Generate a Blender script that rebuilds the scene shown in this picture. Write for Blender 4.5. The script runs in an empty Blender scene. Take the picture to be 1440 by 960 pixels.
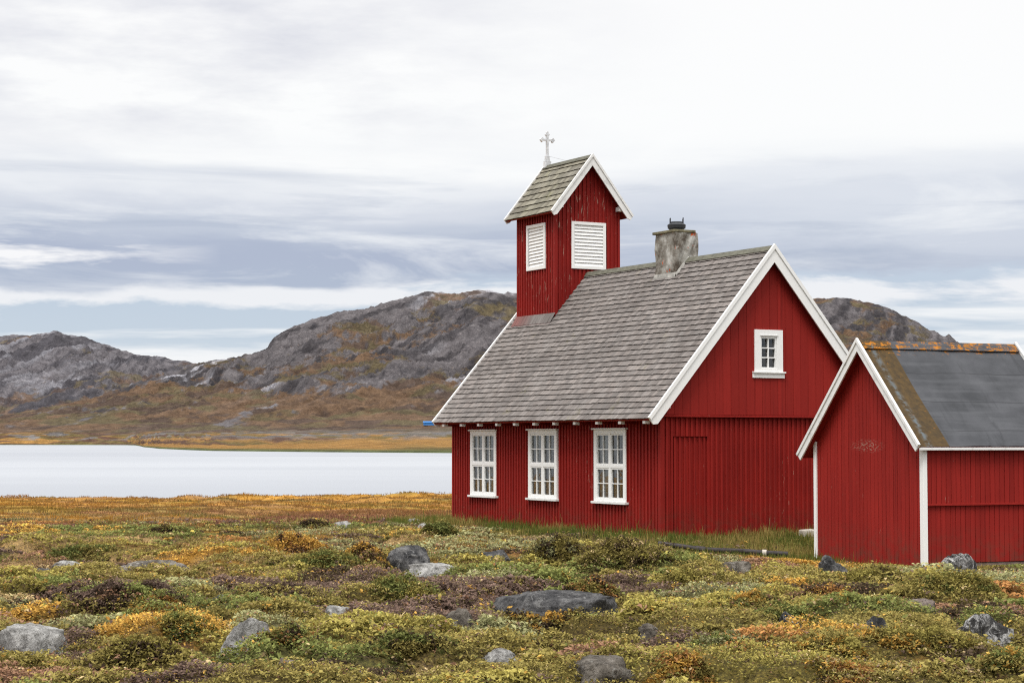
import bpy, bmesh, math, random
import numpy as np
from mathutils import Vector, Matrix

random.seed(7)
rng = np.random.RandomState(11)
sc = bpy.context.scene
C = sc.collection
R = math.radians

# ------------------------------------------------------------------ helpers
def tag(o, label=None, cat=None, group=None, kind=None):
    if label: o['label'] = label
    if cat: o['category'] = cat
    if group: o['group'] = group
    if kind: o['kind'] = kind
    return o

def empty(name, loc, rotz=0):
    o = bpy.data.objects.new(name, None)
    o.location = loc
    o.rotation_euler = (0, 0, rotz)
    o.empty_display_size = .3
    C.objects.link(o)
    return o

def np_mesh(name, verts, quads, mat, cols=None, parent=None, smooth=False, tris=None):
    """one mesh object from numpy arrays (verts Nx3, quads Mx4 or tris Mx3)"""
    me = bpy.data.meshes.new(name)
    nv = len(verts)
    f = quads if tris is None else tris
    k = f.shape[1]
    me.vertices.add(nv)
    me.vertices.foreach_set('co', np.ascontiguousarray(verts, dtype=np.float32).ravel())
    me.loops.add(f.size)
    me.loops.foreach_set('vertex_index', np.ascontiguousarray(f, dtype=np.int32).ravel())
    me.polygons.add(len(f))
    me.polygons.foreach_set('loop_start', np.arange(0, f.size, k, dtype=np.int32))
    if smooth:
        me.polygons.foreach_set('use_smooth', np.ones(len(f), dtype=bool))
    me.update(calc_edges=True)
    me.validate()
    if cols is not None:
        a = me.attributes.new('col', 'FLOAT_COLOR', 'POINT')
        c4 = np.ones((nv, 4), dtype=np.float32)
        c4[:, :3] = cols
        a.data.foreach_set('color', c4.ravel())
    me.materials.append(mat)
    o = bpy.data.objects.new(name, me)
    C.objects.link(o)
    if parent is not None: o.parent = parent
    return o

class MB:
    """collects polygons, then links them as ONE mesh object"""
    def __init__(s): s.v = []; s.f = []; s.m = []; s.c = []
    def poly(s, pts, mi=0, col=None):
        b = len(s.v)
        s.v += [tuple(p) for p in pts]
        s.c += [col or (1, 1, 1)] * len(pts)
        s.f.append(tuple(range(b, b + len(pts)))); s.m.append(mi)
    def box(s, x0, x1, y0, y1, z0, z1, mi=0, col=None):
        s.hexa([(x0,y0,z0),(x1,y0,z0),(x1,y1,z0),(x0,y1,z0),(x0,y0,z1),(x1,y0,z1),(x1,y1,z1),(x0,y1,z1)], mi, col)
    def hexa(s, p, mi=0, col=None):
        b = len(s.v); s.v += [tuple(q) for q in p]; s.c += [col or (1,1,1)] * 8
        for q in ((0,3,2,1),(4,5,6,7),(0,1,5,4),(1,2,6,5),(2,3,7,6),(3,0,4,7)):
            s.f.append(tuple(b + i for i in q)); s.m.append(mi)
    def prism(s, pts, off, mi=0, col=None):
        """polygon pts swept by vector off"""
        n = len(pts); b = len(s.v)
        q = [tuple(Vector(p) + Vector(off)) for p in pts]
        s.v += [tuple(p) for p in pts] + q; s.c += [col or (1,1,1)] * (2*n)
        s.f.append(tuple(b + i for i in range(n))); s.m.append(mi)
        s.f.append(tuple(b + n + i for i in reversed(range(n)))); s.m.append(mi)
        for i in range(n):
            j = (i + 1) % n
            s.f.append((b+i, b+n+i, b+n+j, b+j)); s.m.append(mi)
    def tube(s, pts, r, n=8, mi=0, caps=True, col=None):
        rings = []
        P = [Vector(p) for p in pts]
        rr = r if isinstance(r, (list, tuple)) else [r]*len(P)
        for i, p in enumerate(P):
            d = (P[min(i+1, len(P)-1)] - P[max(i-1, 0)]).normalized()
            a = d.cross(Vector((0,0,1)))
            if a.length < 1e-3: a = Vector((1,0,0))
            a.normalize(); bb = d.cross(a)
            rings.append(len(s.v))
            for k in range(n):
                t = 2*math.pi*k/n
                s.v.append(tuple(p + (a*math.cos(t) + bb*math.sin(t))*rr[i])); s.c.append(col or (1,1,1))
        for i in range(len(P)-1):
            for k in range(n):
                k2 = (k+1) % n
                s.f.append((rings[i]+k, rings[i]+k2, rings[i+1]+k2, rings[i+1]+k)); s.m.append(mi)
        if caps:
            s.f.append(tuple(rings[0]+k for k in reversed(range(n)))); s.m.append(mi)
            s.f.append(tuple(rings[-1]+k for k in range(n))); s.m.append(mi)
    def build(s, name, mats, parent=None, bevel=0, fix=True, smooth=False):
        me = bpy.data.meshes.new(name)
        me.from_pydata(s.v, [], s.f)
        if not isinstance(mats, (list, tuple)): mats = [mats]
        for m in mats: me.materials.append(m)
        me.polygons.foreach_set('material_index', s.m)
        a = me.attributes.new('col', 'FLOAT_COLOR', 'POINT')
        c4 = np.ones((len(s.v), 4), dtype=np.float32); c4[:, :3] = np.array(s.c)
        a.data.foreach_set('color', c4.ravel())
        if fix:
            bm = bmesh.new(); bm.from_mesh(me)
            bmesh.ops.recalc_face_normals(bm, faces=bm.faces); bm.to_mesh(me); bm.free()
        if smooth: me.polygons.foreach_set('use_smooth', [True]*len(me.polygons))
        me.update()
        o = bpy.data.objects.new(name, me); C.objects.link(o)
        if parent is not None: o.parent = parent
        if bevel:
            b = o.modifiers.new('bevel', 'BEVEL'); b.width = bevel; b.segments = 2; b.limit_method = 'ANGLE'
        return o

# ------------------------------------------------------------------ noise in numpy
_tabs = {}
def vn(x, y, seed=0):
    if seed not in _tabs: _tabs[seed] = np.random.RandomState(seed + 100).rand(256, 256)
    t = _tabs[seed]
    x = np.asarray(x, dtype=float); y = np.asarray(y, dtype=float)
    xi = np.floor(x).astype(int); yi = np.floor(y).astype(int)
    fx = x - xi; fy = y - yi
    fx = fx*fx*fx*(fx*(fx*6-15)+10); fy = fy*fy*fy*(fy*(fy*6-15)+10)
    a = t[xi & 255, yi & 255]; b = t[(xi+1) & 255, yi & 255]
    c = t[xi & 255, (yi+1) & 255]; d = t[(xi+1) & 255, (yi+1) & 255]
    return (a*(1-fx)+b*fx)*(1-fy) + (c*(1-fx)+d*fx)*fy
def fbm(x, y, octv=4, seed=0, gain=.5):
    s = 0; a = 1; n = 0
    x = np.asarray(x, dtype=float); y = np.asarray(y, dtype=float)
    for i in range(octv):
        ca, sa = math.cos(.6*i), math.sin(.6*i)
        s = s + a*vn((x*ca - y*sa)*2**i + 17.3*i, (x*sa + y*ca)*2**i + 5.1*i, seed + i); n += a; a *= gain
    return s / n
def ridged(x, y, octv=4, seed=0):
    s = 0; a = 1; n = 0
    for i in range(octv):
        s = s + a*(1 - np.abs(2*vn(np.asarray(x)*2**i + 9.7*i, np.asarray(y)*2**i + 3.3*i, seed+i) - 1)); n += a; a *= .5
    return s / n
def sst(a, b, x):
    t = np.clip((np.asarray(x, dtype=float) - a) / (b - a), 0, 1)
    return t*t*(3 - 2*t)
def lin(r, g, b):
    f = lambda c: (c/255/12.92 if c/255 <= .04045 else ((c/255 + .055)/1.055)**2.4)
    return (f(r), f(g), f(b))

# ------------------------------------------------------------------ node helpers
class NT:
    def __init__(s, tree): s.t = tree; s.t.nodes.clear()
    def n(s, typ, **kw):
        nd = s.t.nodes.new(typ)
        ins = kw.pop('ins', {})
        for k, v in kw.items(): setattr(nd, k, v)
        for k, v in ins.items():
            sock = nd.inputs[k]
            if isinstance(v, bpy.types.NodeSocket): s.t.links.new(v, sock)
            elif isinstance(v, bpy.types.Node): s.t.links.new(v.outputs[0], sock)
            else: sock.default_value = v
        return nd
    def math(s, op, a, b=0.0, c=None, clamp=False):
        ins = {0: a, 1: b}
        if c is not None: ins[2] = c
        return s.n('ShaderNodeMath', operation=op, use_clamp=clamp, ins=ins).outputs[0]
    def mix(s, f, a, b, bt='MIX'):
        nd = s.n('ShaderNodeMix', data_type='RGBA', blend_type=bt)
        for sock, v in ((nd.inputs[0], f), (nd.inputs[6], a), (nd.inputs[7], b)):
            if isinstance(v, bpy.types.NodeSocket): s.t.links.new(v, sock)
            else: sock.default_value = (tuple(v) + (1,) if isinstance(v, (tuple, list)) and len(v) == 3 else v)
        return nd.outputs[2]
    def noise(s, vec, scale, detail=4, rough=.55, dist=0.0):
        return s.n('ShaderNodeTexNoise', ins={'Vector': vec, 'Scale': scale, 'Detail': detail, 'Roughness': rough, 'Distortion': dist}).outputs[0]
    def ramp(s, f, stops, interp='LINEAR'):
        nd = s.n('ShaderNodeValToRGB', ins={0: f})
        cr = nd.color_ramp; cr.interpolation = interp
        while len(cr.elements) < len(stops): cr.elements.new(.5)
        for e, (p, c) in zip(cr.elements, stops):
            e.position = p; e.color = (c, c, c, 1) if not isinstance(c, (tuple, list)) else tuple(c) + (1,)
        return nd.outputs[0]
    def mapr(s, f, a, b, c=0.0, d=1.0, smooth=False):
        return s.n('ShaderNodeMapRange', interpolation_type='SMOOTHSTEP' if smooth else 'LINEAR',
                   ins={0: f, 1: a, 2: b, 3: c, 4: d}).outputs[0]
    def scaled(s, vec, xyz):
        return s.n('ShaderNodeMapping', ins={'Vector': vec, 'Scale': xyz}).outputs[0]

def material(name):
    m = bpy.data.materials.new(name); m.use_nodes = True
    nt = NT(m.node_tree)
    return m, nt
def finish(nt, col, rough=.7, spec=.3, bump=None, bstr=.3, bdist=.01, metallic=0.0):
    p = nt.n('ShaderNodeBsdfPrincipled', ins={'Roughness': rough, 'Metallic': metallic, 'Specular IOR Level': spec})
    if isinstance(col, bpy.types.NodeSocket): nt.t.links.new(col, p.inputs['Base Color'])
    else: p.inputs['Base Color'].default_value = tuple(col) + (1,)
    if bump is not None:
        b = nt.n('ShaderNodeBump', ins={'Height': bump, 'Strength': bstr, 'Distance': bdist})
        nt.t.links.new(b.outputs[0], p.inputs['Normal'])
    o = nt.n('ShaderNodeOutputMaterial'); nt.t.links.new(p.outputs[0], o.inputs[0])
    return p

def mat_red(name, base, dark, flake=.72, grain=1.0, spot=None):
    m, nt = material(name)
    oc = nt.n('ShaderNodeTexCoord').outputs['Object']
    big = nt.noise(oc, .9, 3)
    streak = nt.noise(nt.scaled(oc, (9, 9, .7)), 2.2, 4, .6)
    fine = nt.noise(nt.scaled(oc, (60, 60, 4)), 1.0, 3, .6)
    k = nt.math('ADD', nt.math('MULTIPLY', big, .5), nt.math('MULTIPLY', streak, .5))
    c = nt.mix(nt.mapr(k, .34, .66), dark, base)
    c = nt.mix(nt.mapr(fine, .62, .85, 0, .35*grain), c, tuple(x*.45 for x in dark))
    # faded, paler lower boards
    # peeled paint: rare, tall flecks of grey-pink wood
    fl = nt.noise(nt.scaled(oc, (26, 26, 3.0)), 1.0, 5, .68)
    area = nt.noise(oc, .55, 2)
    fm = nt.mapr(nt.math('ADD', fl, nt.math('MULTIPLY', nt.math('SUBTRACT', area, .5), .35)), flake, flake+.03)
    if spot:
        dv = nt.n('ShaderNodeVectorMath', operation='MULTIPLY', ins={0: nt.n('ShaderNodeVectorMath', operation='SUBTRACT', ins={0: oc, 1: spot}).outputs[0], 1: (.5, 1.6, 7)}).outputs[0]
        ds = nt.n('ShaderNodeVectorMath', operation='LENGTH', ins={0: dv}).outputs['Value']
        sm = nt.math('MULTIPLY', nt.mapr(ds, .25, 1.0, 1, 0), nt.mapr(nt.noise(nt.scaled(oc, (30, 14, 34)), 1.0, 4, .7), .52, .60))
        fm = nt.math('MAXIMUM', fm, sm)
    c = nt.mix(fm, c, (.34, .20, .155))
    c = nt.mix(1.0, c, nt.n('ShaderNodeAttribute', attribute_name='col').outputs[0], 'MULTIPLY')
    sep = nt.n('ShaderNodeSeparateXYZ', ins={0: oc}).outputs[2]
    splash = nt.math('MULTIPLY', nt.mapr(sep, .0, .7, 1, 0), nt.mapr(nt.noise(oc, 6, 4), .4, .7))
    c = nt.mix(nt.math('MULTIPLY', splash, .65), c, (.10, .045, .03))
    rusty = nt.mapr(nt.noise(nt.scaled(oc, (14, 14, .35)), 1.0, 4, .6), .56, .74, 0, .45)
    c = nt.mix(rusty, c, tuple(x*.5 for x in dark))
    finish(nt, c, .68, .13, fine, .25, .004)
    return m
RED = mat_red('red_paint', (.272, .0165, .0120), (.195, .0115, .0090), .69)
RED_FLAT = mat_red('red_flush_boards', (.268, .0180, .0132), (.225, .0145, .0110), .80, .5)
RED_TOWER = mat_red('red_tower_paint', (.258, .0160, .0120), (.172, .0105, .0085), .635)
RED_SHED = mat_red('red_shed_paint', (.280, .0185, .0135), (.215, .0132, .0102), .72, .8, (0, 1.72, 2.05))

def mat_white(name, base=(.80, .80, .78), dirt=(.50, .49, .45), amt=.62):
    m, nt = material(name)
    oc = nt.n('ShaderNodeTexCoord').outputs['Object']
    n1 = nt.noise(oc, 7, 6, .7)
    n2 = nt.noise(nt.scaled(oc, (40, 40, 8)), 1, 3)
    c = nt.mix(nt.mapr(n1, amt, amt+.22), base, dirt)
    c = nt.mix(nt.mapr(n2, .66, .8, 0, .5), c, (.3, .29, .26))
    finish(nt, c, .5, .3, n2, .15, .003)
    return m
WHITE = mat_white('white_paint')
WHITE_OLD = mat_white('weathered_white_paint', (.74, .74, .72), (.40, .39, .37), .54)

def mat_shingle(name, lich=(.17, .16, .06), lamt=.62, tint=(1, 1, 1)):
    m, nt = material(name)
    oc = nt.n('ShaderNodeTexCoord').outputs['Object']
    at = nt.n('ShaderNodeAttribute', attribute_name='col').outputs[0]
    g = nt.noise(nt.scaled(oc, (3, 70, 3)), 1.0, 4, .65)
    c = nt.mix(1.0, at, nt.ramp(g, [(.25, (.62*tint[0], .60*tint[1], .60*tint[2])), (.55, tint), (.8, (1.3*tint[0], 1.3*tint[1], 1.28*tint[2]))]), 'MULTIPLY')
    l = nt.noise(oc, 1.1, 5, .65)
    l2 = nt.noise(oc, 14, 3)
    c = nt.mix(nt.math('MULTIPLY', nt.mapr(l, lamt, lamt+.12), nt.mapr(l2, .4, .65)), c, lich)
    pale = nt.math('MULTIPLY', nt.mapr(nt.noise(oc, .8, 4, .6), .53, .70), nt.mapr(g, .45, .65))
    c = nt.mix(nt.math('MULTIPLY', pale, .6), c, (.36, .345, .325))
    d = nt.noise(oc, .7, 3)
    c = nt.mix(nt.mapr(d, .5, .72, 0, .35), c, (.075, .065, .06))
    finish(nt, c, .85, .2, g, .4, .006)
    return m
SHINGLE = mat_shingle('grey_wood_shingles')
SHINGLE_T = mat_shingle('mossy_wood_shingles', (.15, .15, .05), .60, (1.0, .99, .92))

def mat_simple(name, col, rough=.7, spec=.3, nscale=8, var=.35, bstr=.2, bdist=.01, metallic=0.0):
    m, nt = material(name)
    oc = nt.n('ShaderNodeTexCoord').outputs['Object']
    n1 = nt.noise(oc, nscale, 5, .6)
    c = nt.mix(nt.mapr(n1, .3, .7), tuple(x*(1-var) for x in col), tuple(min(1, x*(1+var)) for x in col))
    finish(nt, c, rough, spec, n1, bstr, bdist, metallic)
    return m
RIDGEWOOD = mat_simple('ridge_wood', (.115, .112, .085), .85)
DARKMETAL = mat_simple('dark_iron', (.022, .024, .028), .55, .4)
WIRE = mat_simple('grey_wire', (.25, .25, .26), .5, .4)
PLINTH = mat_simple('plinth_stone', (.25, .24, .23), .9, .2, 5, .4, .5, .03)
PINKSTONE = mat_simple('shed_base_stone', (.22, .16, .14), .9, .2, 5, .4, .5, .03)
PALESTONE = mat_simple('pale_cut_stone', (.46, .42, .36), .9, .2, 9, .25, .4, .01)
INTERIOR = mat_simple('dim_plaster', (.10, .10, .10), .9, .1, 3, .2)
TWIG = mat_simple('twig_bark', (.055, .038, .028), .9, .1, 20, .4)
PIPE = mat_simple('black_pipe', (.035, .028, .027), .6, .3, 10, .5)
BLUE = mat_simple('blue_paint', (.03, .16, .42), .6, .3, 3, .15)
CONC = None

def mat_curtain():
    m, nt = material('curtain_cloth')
    d = nt.n('ShaderNodeBsdfDiffuse', ins={0: (.86, .87, .86, 1)})
    t = nt.n('ShaderNodeBsdfTranslucent', ins={0: (.5, .5, .5, 1)})
    x = nt.n('ShaderNodeMixShader', ins={0: .12, 1: d.outputs[0], 2: t.outputs[0]})
    o = nt.n('ShaderNodeOutputMaterial', ins={0: x.outputs[0]})
    return m
CURTAIN = mat_curtain()
def mat_glass():
    m, nt = material('window_glass')
    oc = nt.n('ShaderNodeTexCoord').outputs['Object']
    b = nt.n('ShaderNodeBump', ins={'Height': nt.noise(oc, 3.0, 2), 'Strength': .12, 'Distance': .02})
    fr = nt.n('ShaderNodeFresnel', ins={'IOR': 1.9, 'Normal': b.outputs[0]})
    t = nt.n('ShaderNodeBsdfTransparent', ins={0: (.90, .93, .92, 1)})
    g = nt.n('ShaderNodeBsdfGlossy', ins={'Roughness': .03, 'Normal': b.outputs[0]})
    x = nt.n('ShaderNodeMixShader', ins={0: fr.outputs[0], 1: t.outputs[0], 2: g.outputs[0]})
    nt.n('ShaderNodeOutputMaterial', ins={0: x.outputs[0]})
    return m
GLASS = mat_glass()

def mat_chimney():
    m, nt = material('weathered_render')
    oc = nt.n('ShaderNodeTexCoord').outputs['Object']
    a = nt.noise(oc, 3.2, 6, .7); b = nt.noise(oc, 11, 4, .6)
    c = nt.ramp(a, [(.36, (.085, .07, .055)), (.46, (.20, .185, .16)), (.56, (.31, .30, .27)), (.66, (.46, .45, .42))])
    c = nt.mix(nt.mapr(b, .55, .75, 0, .6), c, (.14, .11, .085))
    br = nt.n('ShaderNodeTexBrick', ins={'Vector': nt.scaled(oc, (1, 1, 1)), 'Scale': 1.0, 'Color1': (.45, .09, .03, 1), 'Color2': (.36, .07, .03, 1), 'Mortar': (.3, .28, .25, 1), 'Brick Width': .22, 'Row Height': .07, 'Mortar Size': .01})
    hole = nt.noise(oc, 4.6, 4, .55)
    c = nt.mix(nt.mapr(hole, .625, .64), c, br.outputs[0])
    finish(nt, c, .92, .15, nt.math('ADD', a, nt.math('MULTIPLY', nt.mapr(hole, .68, .72), -.6)), .6, .03)
    return m
CHIMNEY = mat_chimney()

def mat_felt():
    m, nt = material('roofing_felt')
    oc = nt.n('ShaderNodeTexCoord').outputs['Object']
    sp = nt.n('ShaderNodeSeparateXYZ', ins={0: oc})
    x = sp.outputs[0]; z = sp.outputs[2]
    a = nt.noise(oc, 1.6, 5, .6); b = nt.noise(oc, 9, 4, .6)
    c = nt.ramp(a, [(.3, (.040, .042, .046)), (.55, (.062, .064, .070)), (.75, (.085, .087, .094))])
    band = nt.noise(nt.scaled(oc, (.4, 6, 6)), 1, 3)
    c = nt.mix(nt.mapr(band, .5, .7, 0, .4), c, (.10, .103, .11))
    lap = nt.math('ABSOLUTE', nt.math('SUBTRACT', nt.math('FRACT', nt.math('MULTIPLY', nt.math('ADD', z, nt.math('MULTIPLY', nt.noise(oc, .9, 2), .1)), 1.9)), .5))
    c = nt.mix(nt.mapr(lap, .0, .022, .55, 0), c, (.016, .016, .018))
    c = nt.mix(nt.mapr(nt.noise(nt.scaled(oc, (9, 1.2, 1.2)), 1.0, 4, .6), .55, .75, 0, .5), c, (.03, .031, .034))
    # older brown strip beside the verge
    edge = nt.math('ADD', x, nt.math('MULTIPLY', nt.math('SUBTRACT', nt.noise(oc, 1.5, 3), .5), .03))
    strip = nt.mapr(edge, .46, .475, 1, 0)
    brown = nt.ramp(b, [(.3, (.040, .027, .013)), (.6, (.075, .046, .016)), (.8, (.11, .065, .018))])
    bluish = nt.mapr(nt.math('ABSOLUTE', nt.math('SUBTRACT', edge, .06)), .0, .09, 1, 0)
    brown = nt.mix(nt.math('MULTIPLY', bluish, nt.mapr(b, .45, .6)), brown, (.10, .12, .13))
    c = nt.mix(strip, c, brown)
    # orange lichen: ridge, verge, scattered in the strip
    ridge = nt.mapr(z, 3.55, 3.85)
    verge = nt.mapr(x, -.04, -.16)
    lmask = nt.math('MAXIMUM', nt.math('MAXIMUM', ridge, verge), nt.math('MULTIPLY', strip, .42))
    lm2 = nt.noise(nt.scaled(oc, (1.2, 2, 2)), 6.5, 6, .75)
    lf = nt.mapr(nt.math('ADD', lm2, nt.math('MULTIPLY', lmask, .235)), .74, .80)
    c = nt.mix(lf, c, nt.mix(nt.mapr(b, .4, .65), (.42, .15, .006), (.20, .085, .01)))
    finish(nt, c, .85, .25, nt.math('ADD', a, nt.math('MULTIPLY', b, .25)), .5, .03)
    return m
FELT = mat_felt()

def mat_rock(name, dark, mid, light, lichen=(.5, .5, .46), lamt=.58, orange=0.0):
    m, nt = material(name)
    oc = nt.n('ShaderNodeTexCoord').outputs['Object']
    a = nt.noise(oc, 4.0, 9, .74, .6); b = nt.noise(oc, 6, 9, .80, 1.0); v = nt.noise(oc, 38, 5, .7)
    c = nt.ramp(a, [(.38, dark), (.5, mid), (.61, light)])
    c = nt.mix(nt.mapr(b, lamt, lamt+.10, 0, .85), c, lichen)
    c = nt.mix(nt.mapr(v, .54, .64, 0, .8), c, tuple(x*.6 for x in dark))
    big = nt.noise(oc, 1.6, 4, .6)
    c = nt.mix(nt.mapr(big, .52, .68, 0, .45), c, dark)
    if orange: c = nt.mix(nt.mapr(nt.noise(oc, 7, 4), .68, .74, 0, orange), c, (.36, .17, .02))
    # damp, mossy foot
    geo = nt.n('ShaderNodeNewGeometry')
    finish(nt, c, .9, .2, nt.math('ADD', a, nt.math('MULTIPLY', b, .6)), 1.0, .09)
    return m
ROCK_L = mat_rock('pale_grey_rock', (.15, .145, .135), (.38, .37, .35), (.58, .57, .54), (.64, .63, .60), .55)
ROCK_D = mat_rock('dark_rock', (.025, .025, .027), (.085, .083, .083), (.19, .185, .18), (.36, .355, .34), .55)
ROCK_B = mat_rock('brown_rock', (.055, .046, .038), (.16, .14, .115), (.29, .26, .225), (.42, .41, .37), .55)
ROCK_W = mat_rock('black_white_rock', (.016, .015, .015), (.06, .057, .055), (.24, .235, .225), (.66, .65, .63), .49)
ROCK_P = mat_rock('pinkish_rock', (.10, .075, .065), (.22, .175, .15), (.33, .28, .25), (.42, .42, .37), .62)

def mat_leaf(name, trans=.3):
    m, nt = material(name)
    at = nt.n('ShaderNodeAttribute', attribute_name='col').outputs[0]
    oc = nt.n('ShaderNodeTexCoord').outputs['Object']
    c = nt.mix(nt.mapr(nt.noise(oc, 30, 2), .3, .7, 0, .5), at, nt.mix(1.0, at, (.6, .6, .6), 'MULTIPLY'))
    d = nt.n('ShaderNodeBsdfDiffuse', ins={0: c})
    t = nt.n('ShaderNodeBsdfTranslucent', ins={0: c})
    x = nt.n('ShaderNodeMixShader', ins={0: trans, 1: d.outputs[0], 2: t.outputs[0]})
    nt.n('ShaderNodeOutputMaterial', ins={0: x.outputs[0]})
    return m
LEAF = mat_leaf('heath_leaves')
BLADE = mat_leaf('grass_blades', .35)

def mat_ground():
    m, nt = material('tundra_soil')
    at = nt.n('ShaderNodeAttribute', attribute_name='col').outputs[0]
    oc = nt.n('ShaderNodeTexCoord').outputs['Object']
    a = nt.noise(oc, 5, 6, .7); b = nt.noise(oc, 34, 6, .75)
    c = nt.mix(nt.mapr(a, .35, .65, 0, .8), at, nt.mix(1.0, at, (.55, .5, .48), 'MULTIPLY'))
    c = nt.mix(nt.mapr(b, .48, .60, 0, .8), c, nt.mix(1.0, at, (1.9, 1.75, 1.3), 'MULTIPLY'))
    c = nt.mix(nt.mapr(b, .36, .46, .7, 0), c, (.016, .012, .009))
    finish(nt, c, .95, .1, nt.math('ADD', a, b), .7, .05)
    return m
GROUND = mat_ground()

def mat_hill(name, sc_=1.0):
    m, nt = material(name)
    at = nt.n('ShaderNodeAttribute', attribute_name='col').outputs[0]
    oc = nt.n('ShaderNodeTexCoord').outputs['Object']
    a = nt.noise(oc, .05*sc_, 8, .72, .6); b = nt.noise(oc, .22*sc_, 5, .7)
    c = nt.mix(nt.mapr(a, .38, .60, 0, .9), at, nt.mix(1.0, at, (.50, .49, .50), 'MULTIPLY'))
    c = nt.mix(nt.mapr(b, .53, .66, 0, .5), c, nt.mix(1.0, at, (1.6, 1.56, 1.5), 'MULTIPLY'))
    finish(nt, c, .95, .1, nt.math('ADD', a, nt.math('MULTIPLY', b, .35)), .9, 9.0)
    return m
HILLM = mat_hill('hill_rock_and_heath')

def mat_water():
    m, nt = material('lake_water')
    oc = nt.n('ShaderNodeTexCoord').outputs['Object']
    w = nt.noise(nt.scaled(oc, (.35, .9, 1)), 1.2, 4, .6)
    w2 = nt.noise(nt.scaled(oc, (.004, .012, 1)), 1.0, 3, .5)
    col = nt.mix(nt.mapr(w2, .35, .65), (.25, .265, .29), (.33, .345, .365))
    finish(nt, col, .38, .6, w, .55, .12)
    return m
WATER = mat_water()

# ------------------------------------------------------------------ camera
F, PITCH, HC = 2745.461, .0515, 1.922
cam = bpy.data.cameras.new('camera'); co = bpy.data.objects.new('camera', cam); C.objects.link(co)
co.location = (0, 0, HC); co.rotation_euler = (math.pi/2 + math.atan((621.5-480)/F), 0, 0)
cam.sensor_width = 36; cam.lens = F/1440*36; cam.clip_start = .5; cam.clip_end = 12000
sc.camera = co
_p = math.atan((621.5-480)/F); _cp, _sp = math.cos(_p), math.sin(_p)
def ray(px, py):
    x = (px-720)/F; z = -(py-480)/F
    return (x, _cp - z*_sp, _sp + z*_cp)

# ------------------------------------------------------------------ layout
YAW = .513
CO = np.array([3.0151, 39.6, 0.0])
VD = np.array([math.cos(YAW), math.sin(YAW)]); UD = np.array([-math.sin(YAW), math.cos(YAW)])
W, L = 5.427, 9.062
SYAW = math.pi/2 - 1.1587
SO = np.array([7.196, 34.254, -.195])
SX = np.array([math.cos(SYAW), math.sin(SYAW)]); SY = np.array([-math.sin(SYAW), math.cos(SYAW)])
SW, SL = 3.47, 3.25
def church_local(x, y):
    dx, dy = x - CO[0], y - CO[1]
    return dx*VD[0] + dy*VD[1], dx*UD[0] + dy*UD[1]
def shed_local(x, y):
    dx, dy = x - SO[0], y - SO[1]
    return dx*SX[0] + dy*SX[1], dx*SY[0] + dy*SY[1]
def box_dist(a, b, a0, a1, b0, b1):
    da = np.maximum(np.maximum(a0 - a, a - a1), 0); db = np.maximum(np.maximum(b0 - b, b - b1), 0)
    return np.sqrt(da*da + db*db)

LAKE = -1.28
PY = [-200, 8, 16, 23, 29, 34, 39, 48, 60, 80, 100, 112, 126, 150, 300, 9000]
PZ = [-.3, -.05, .0, -.14, -.31, -.30, -.10, .0, -.22, -.62, -1.0, -1.24, -1.6, -2.6, -7, -9]
RELIEF = None
def relief(x, y):
    if RELIEF is None: return np.zeros(np.shape(x))
    u = np.clip((np.asarray(x)-RX0)/RES - .5, 0, rnx-1.001); v = np.clip((np.asarray(y)-RY0)/RES - .5, 0, rny-1.001)
    i = u.astype(int); j = v.astype(int); fu, fv = u-i, v-j
    return (RELIEF[j, i]*(1-fu) + RELIEF[j, i+1]*fu)*(1-fv) + (RELIEF[j+1, i]*(1-fu) + RELIEF[j+1, i+1]*fu)*fv
def gz(x, y, fine=True):
    x = np.asarray(x, dtype=float); y = np.asarray(y, dtype=float)
    yy = y + sst(-4, 6, x)*0
    shore = 6*(fbm(x/18, y*0+3, 3, 41) - .5) - 9*sst(-14, 0, x)*sst(70, 100, y)
    z = np.interp(y + shore*sst(60, 90, y), PY, PZ)
    # around the shed the ground is a little lower, flat at the buildings
    sl = shed_local(x, y); ds = box_dist(sl[0], sl[1], -.2, SL+.5, -.2, SW+.2)
    cl = church_local(x, y); dc = box_dist(cl[0], cl[1], 0, W, 0, L)
    fs = 1 - sst(.3, 3.5, ds)
    z = z*(1-fs) + (-.30)*fs
    fc = 1 - sst(.3, 2.5, dc)
    z = z*(1-fc) + (-.02)*fc
    gd = np.minimum(box_dist(cl[0], cl[1], -1.5, 6.2, -3.0, 9.6), box_dist(cl[0], cl[1], 1.2, 6.2, -5.0, 0))
    amp = (.12 + .88*sst(.8, 4.0, ds))*(.15 + .85*sst(.2, 1.8, gd))*sst(.3, 3.0, dc)*(1 - .80*sst(36, 46, y))*sst(-400, 4, y)*(1-sst(90, 112, y)*.6)
    h = relief(x, y)
    z = z + amp*h + (1-amp)*.05*(fbm(x/1.1, y/1.1, 3, 17)-.5) + .12*sst(50, 70, y)*(1-sst(104, 112, y))*((fbm(x/5, y/4, 3, 23)-.5)*2.4 + 1.6*sst(.55, .75, fbm(x/1.6, y/2.2, 3, 27))*sst(75, 95, y))
    return z
def at(px, py):
    """point of the ground sheet seen at a pixel of the photograph"""
    d = np.array(ray(px, py)); lo, hi = 6.0, 140.0
    ts = np.linspace(lo, hi, 3000)
    zz = gz(d[0]*ts, d[1]*ts) - (HC + d[2]*ts)
    i = int(np.argmax(zz > 0))
    t = ts[i]
    return float(d[0]*t), float(d[1]*t), float(gz(d[0]*t, d[1]*t))
def mpp(y): return y/F          # metres per photograph pixel at depth y

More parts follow.
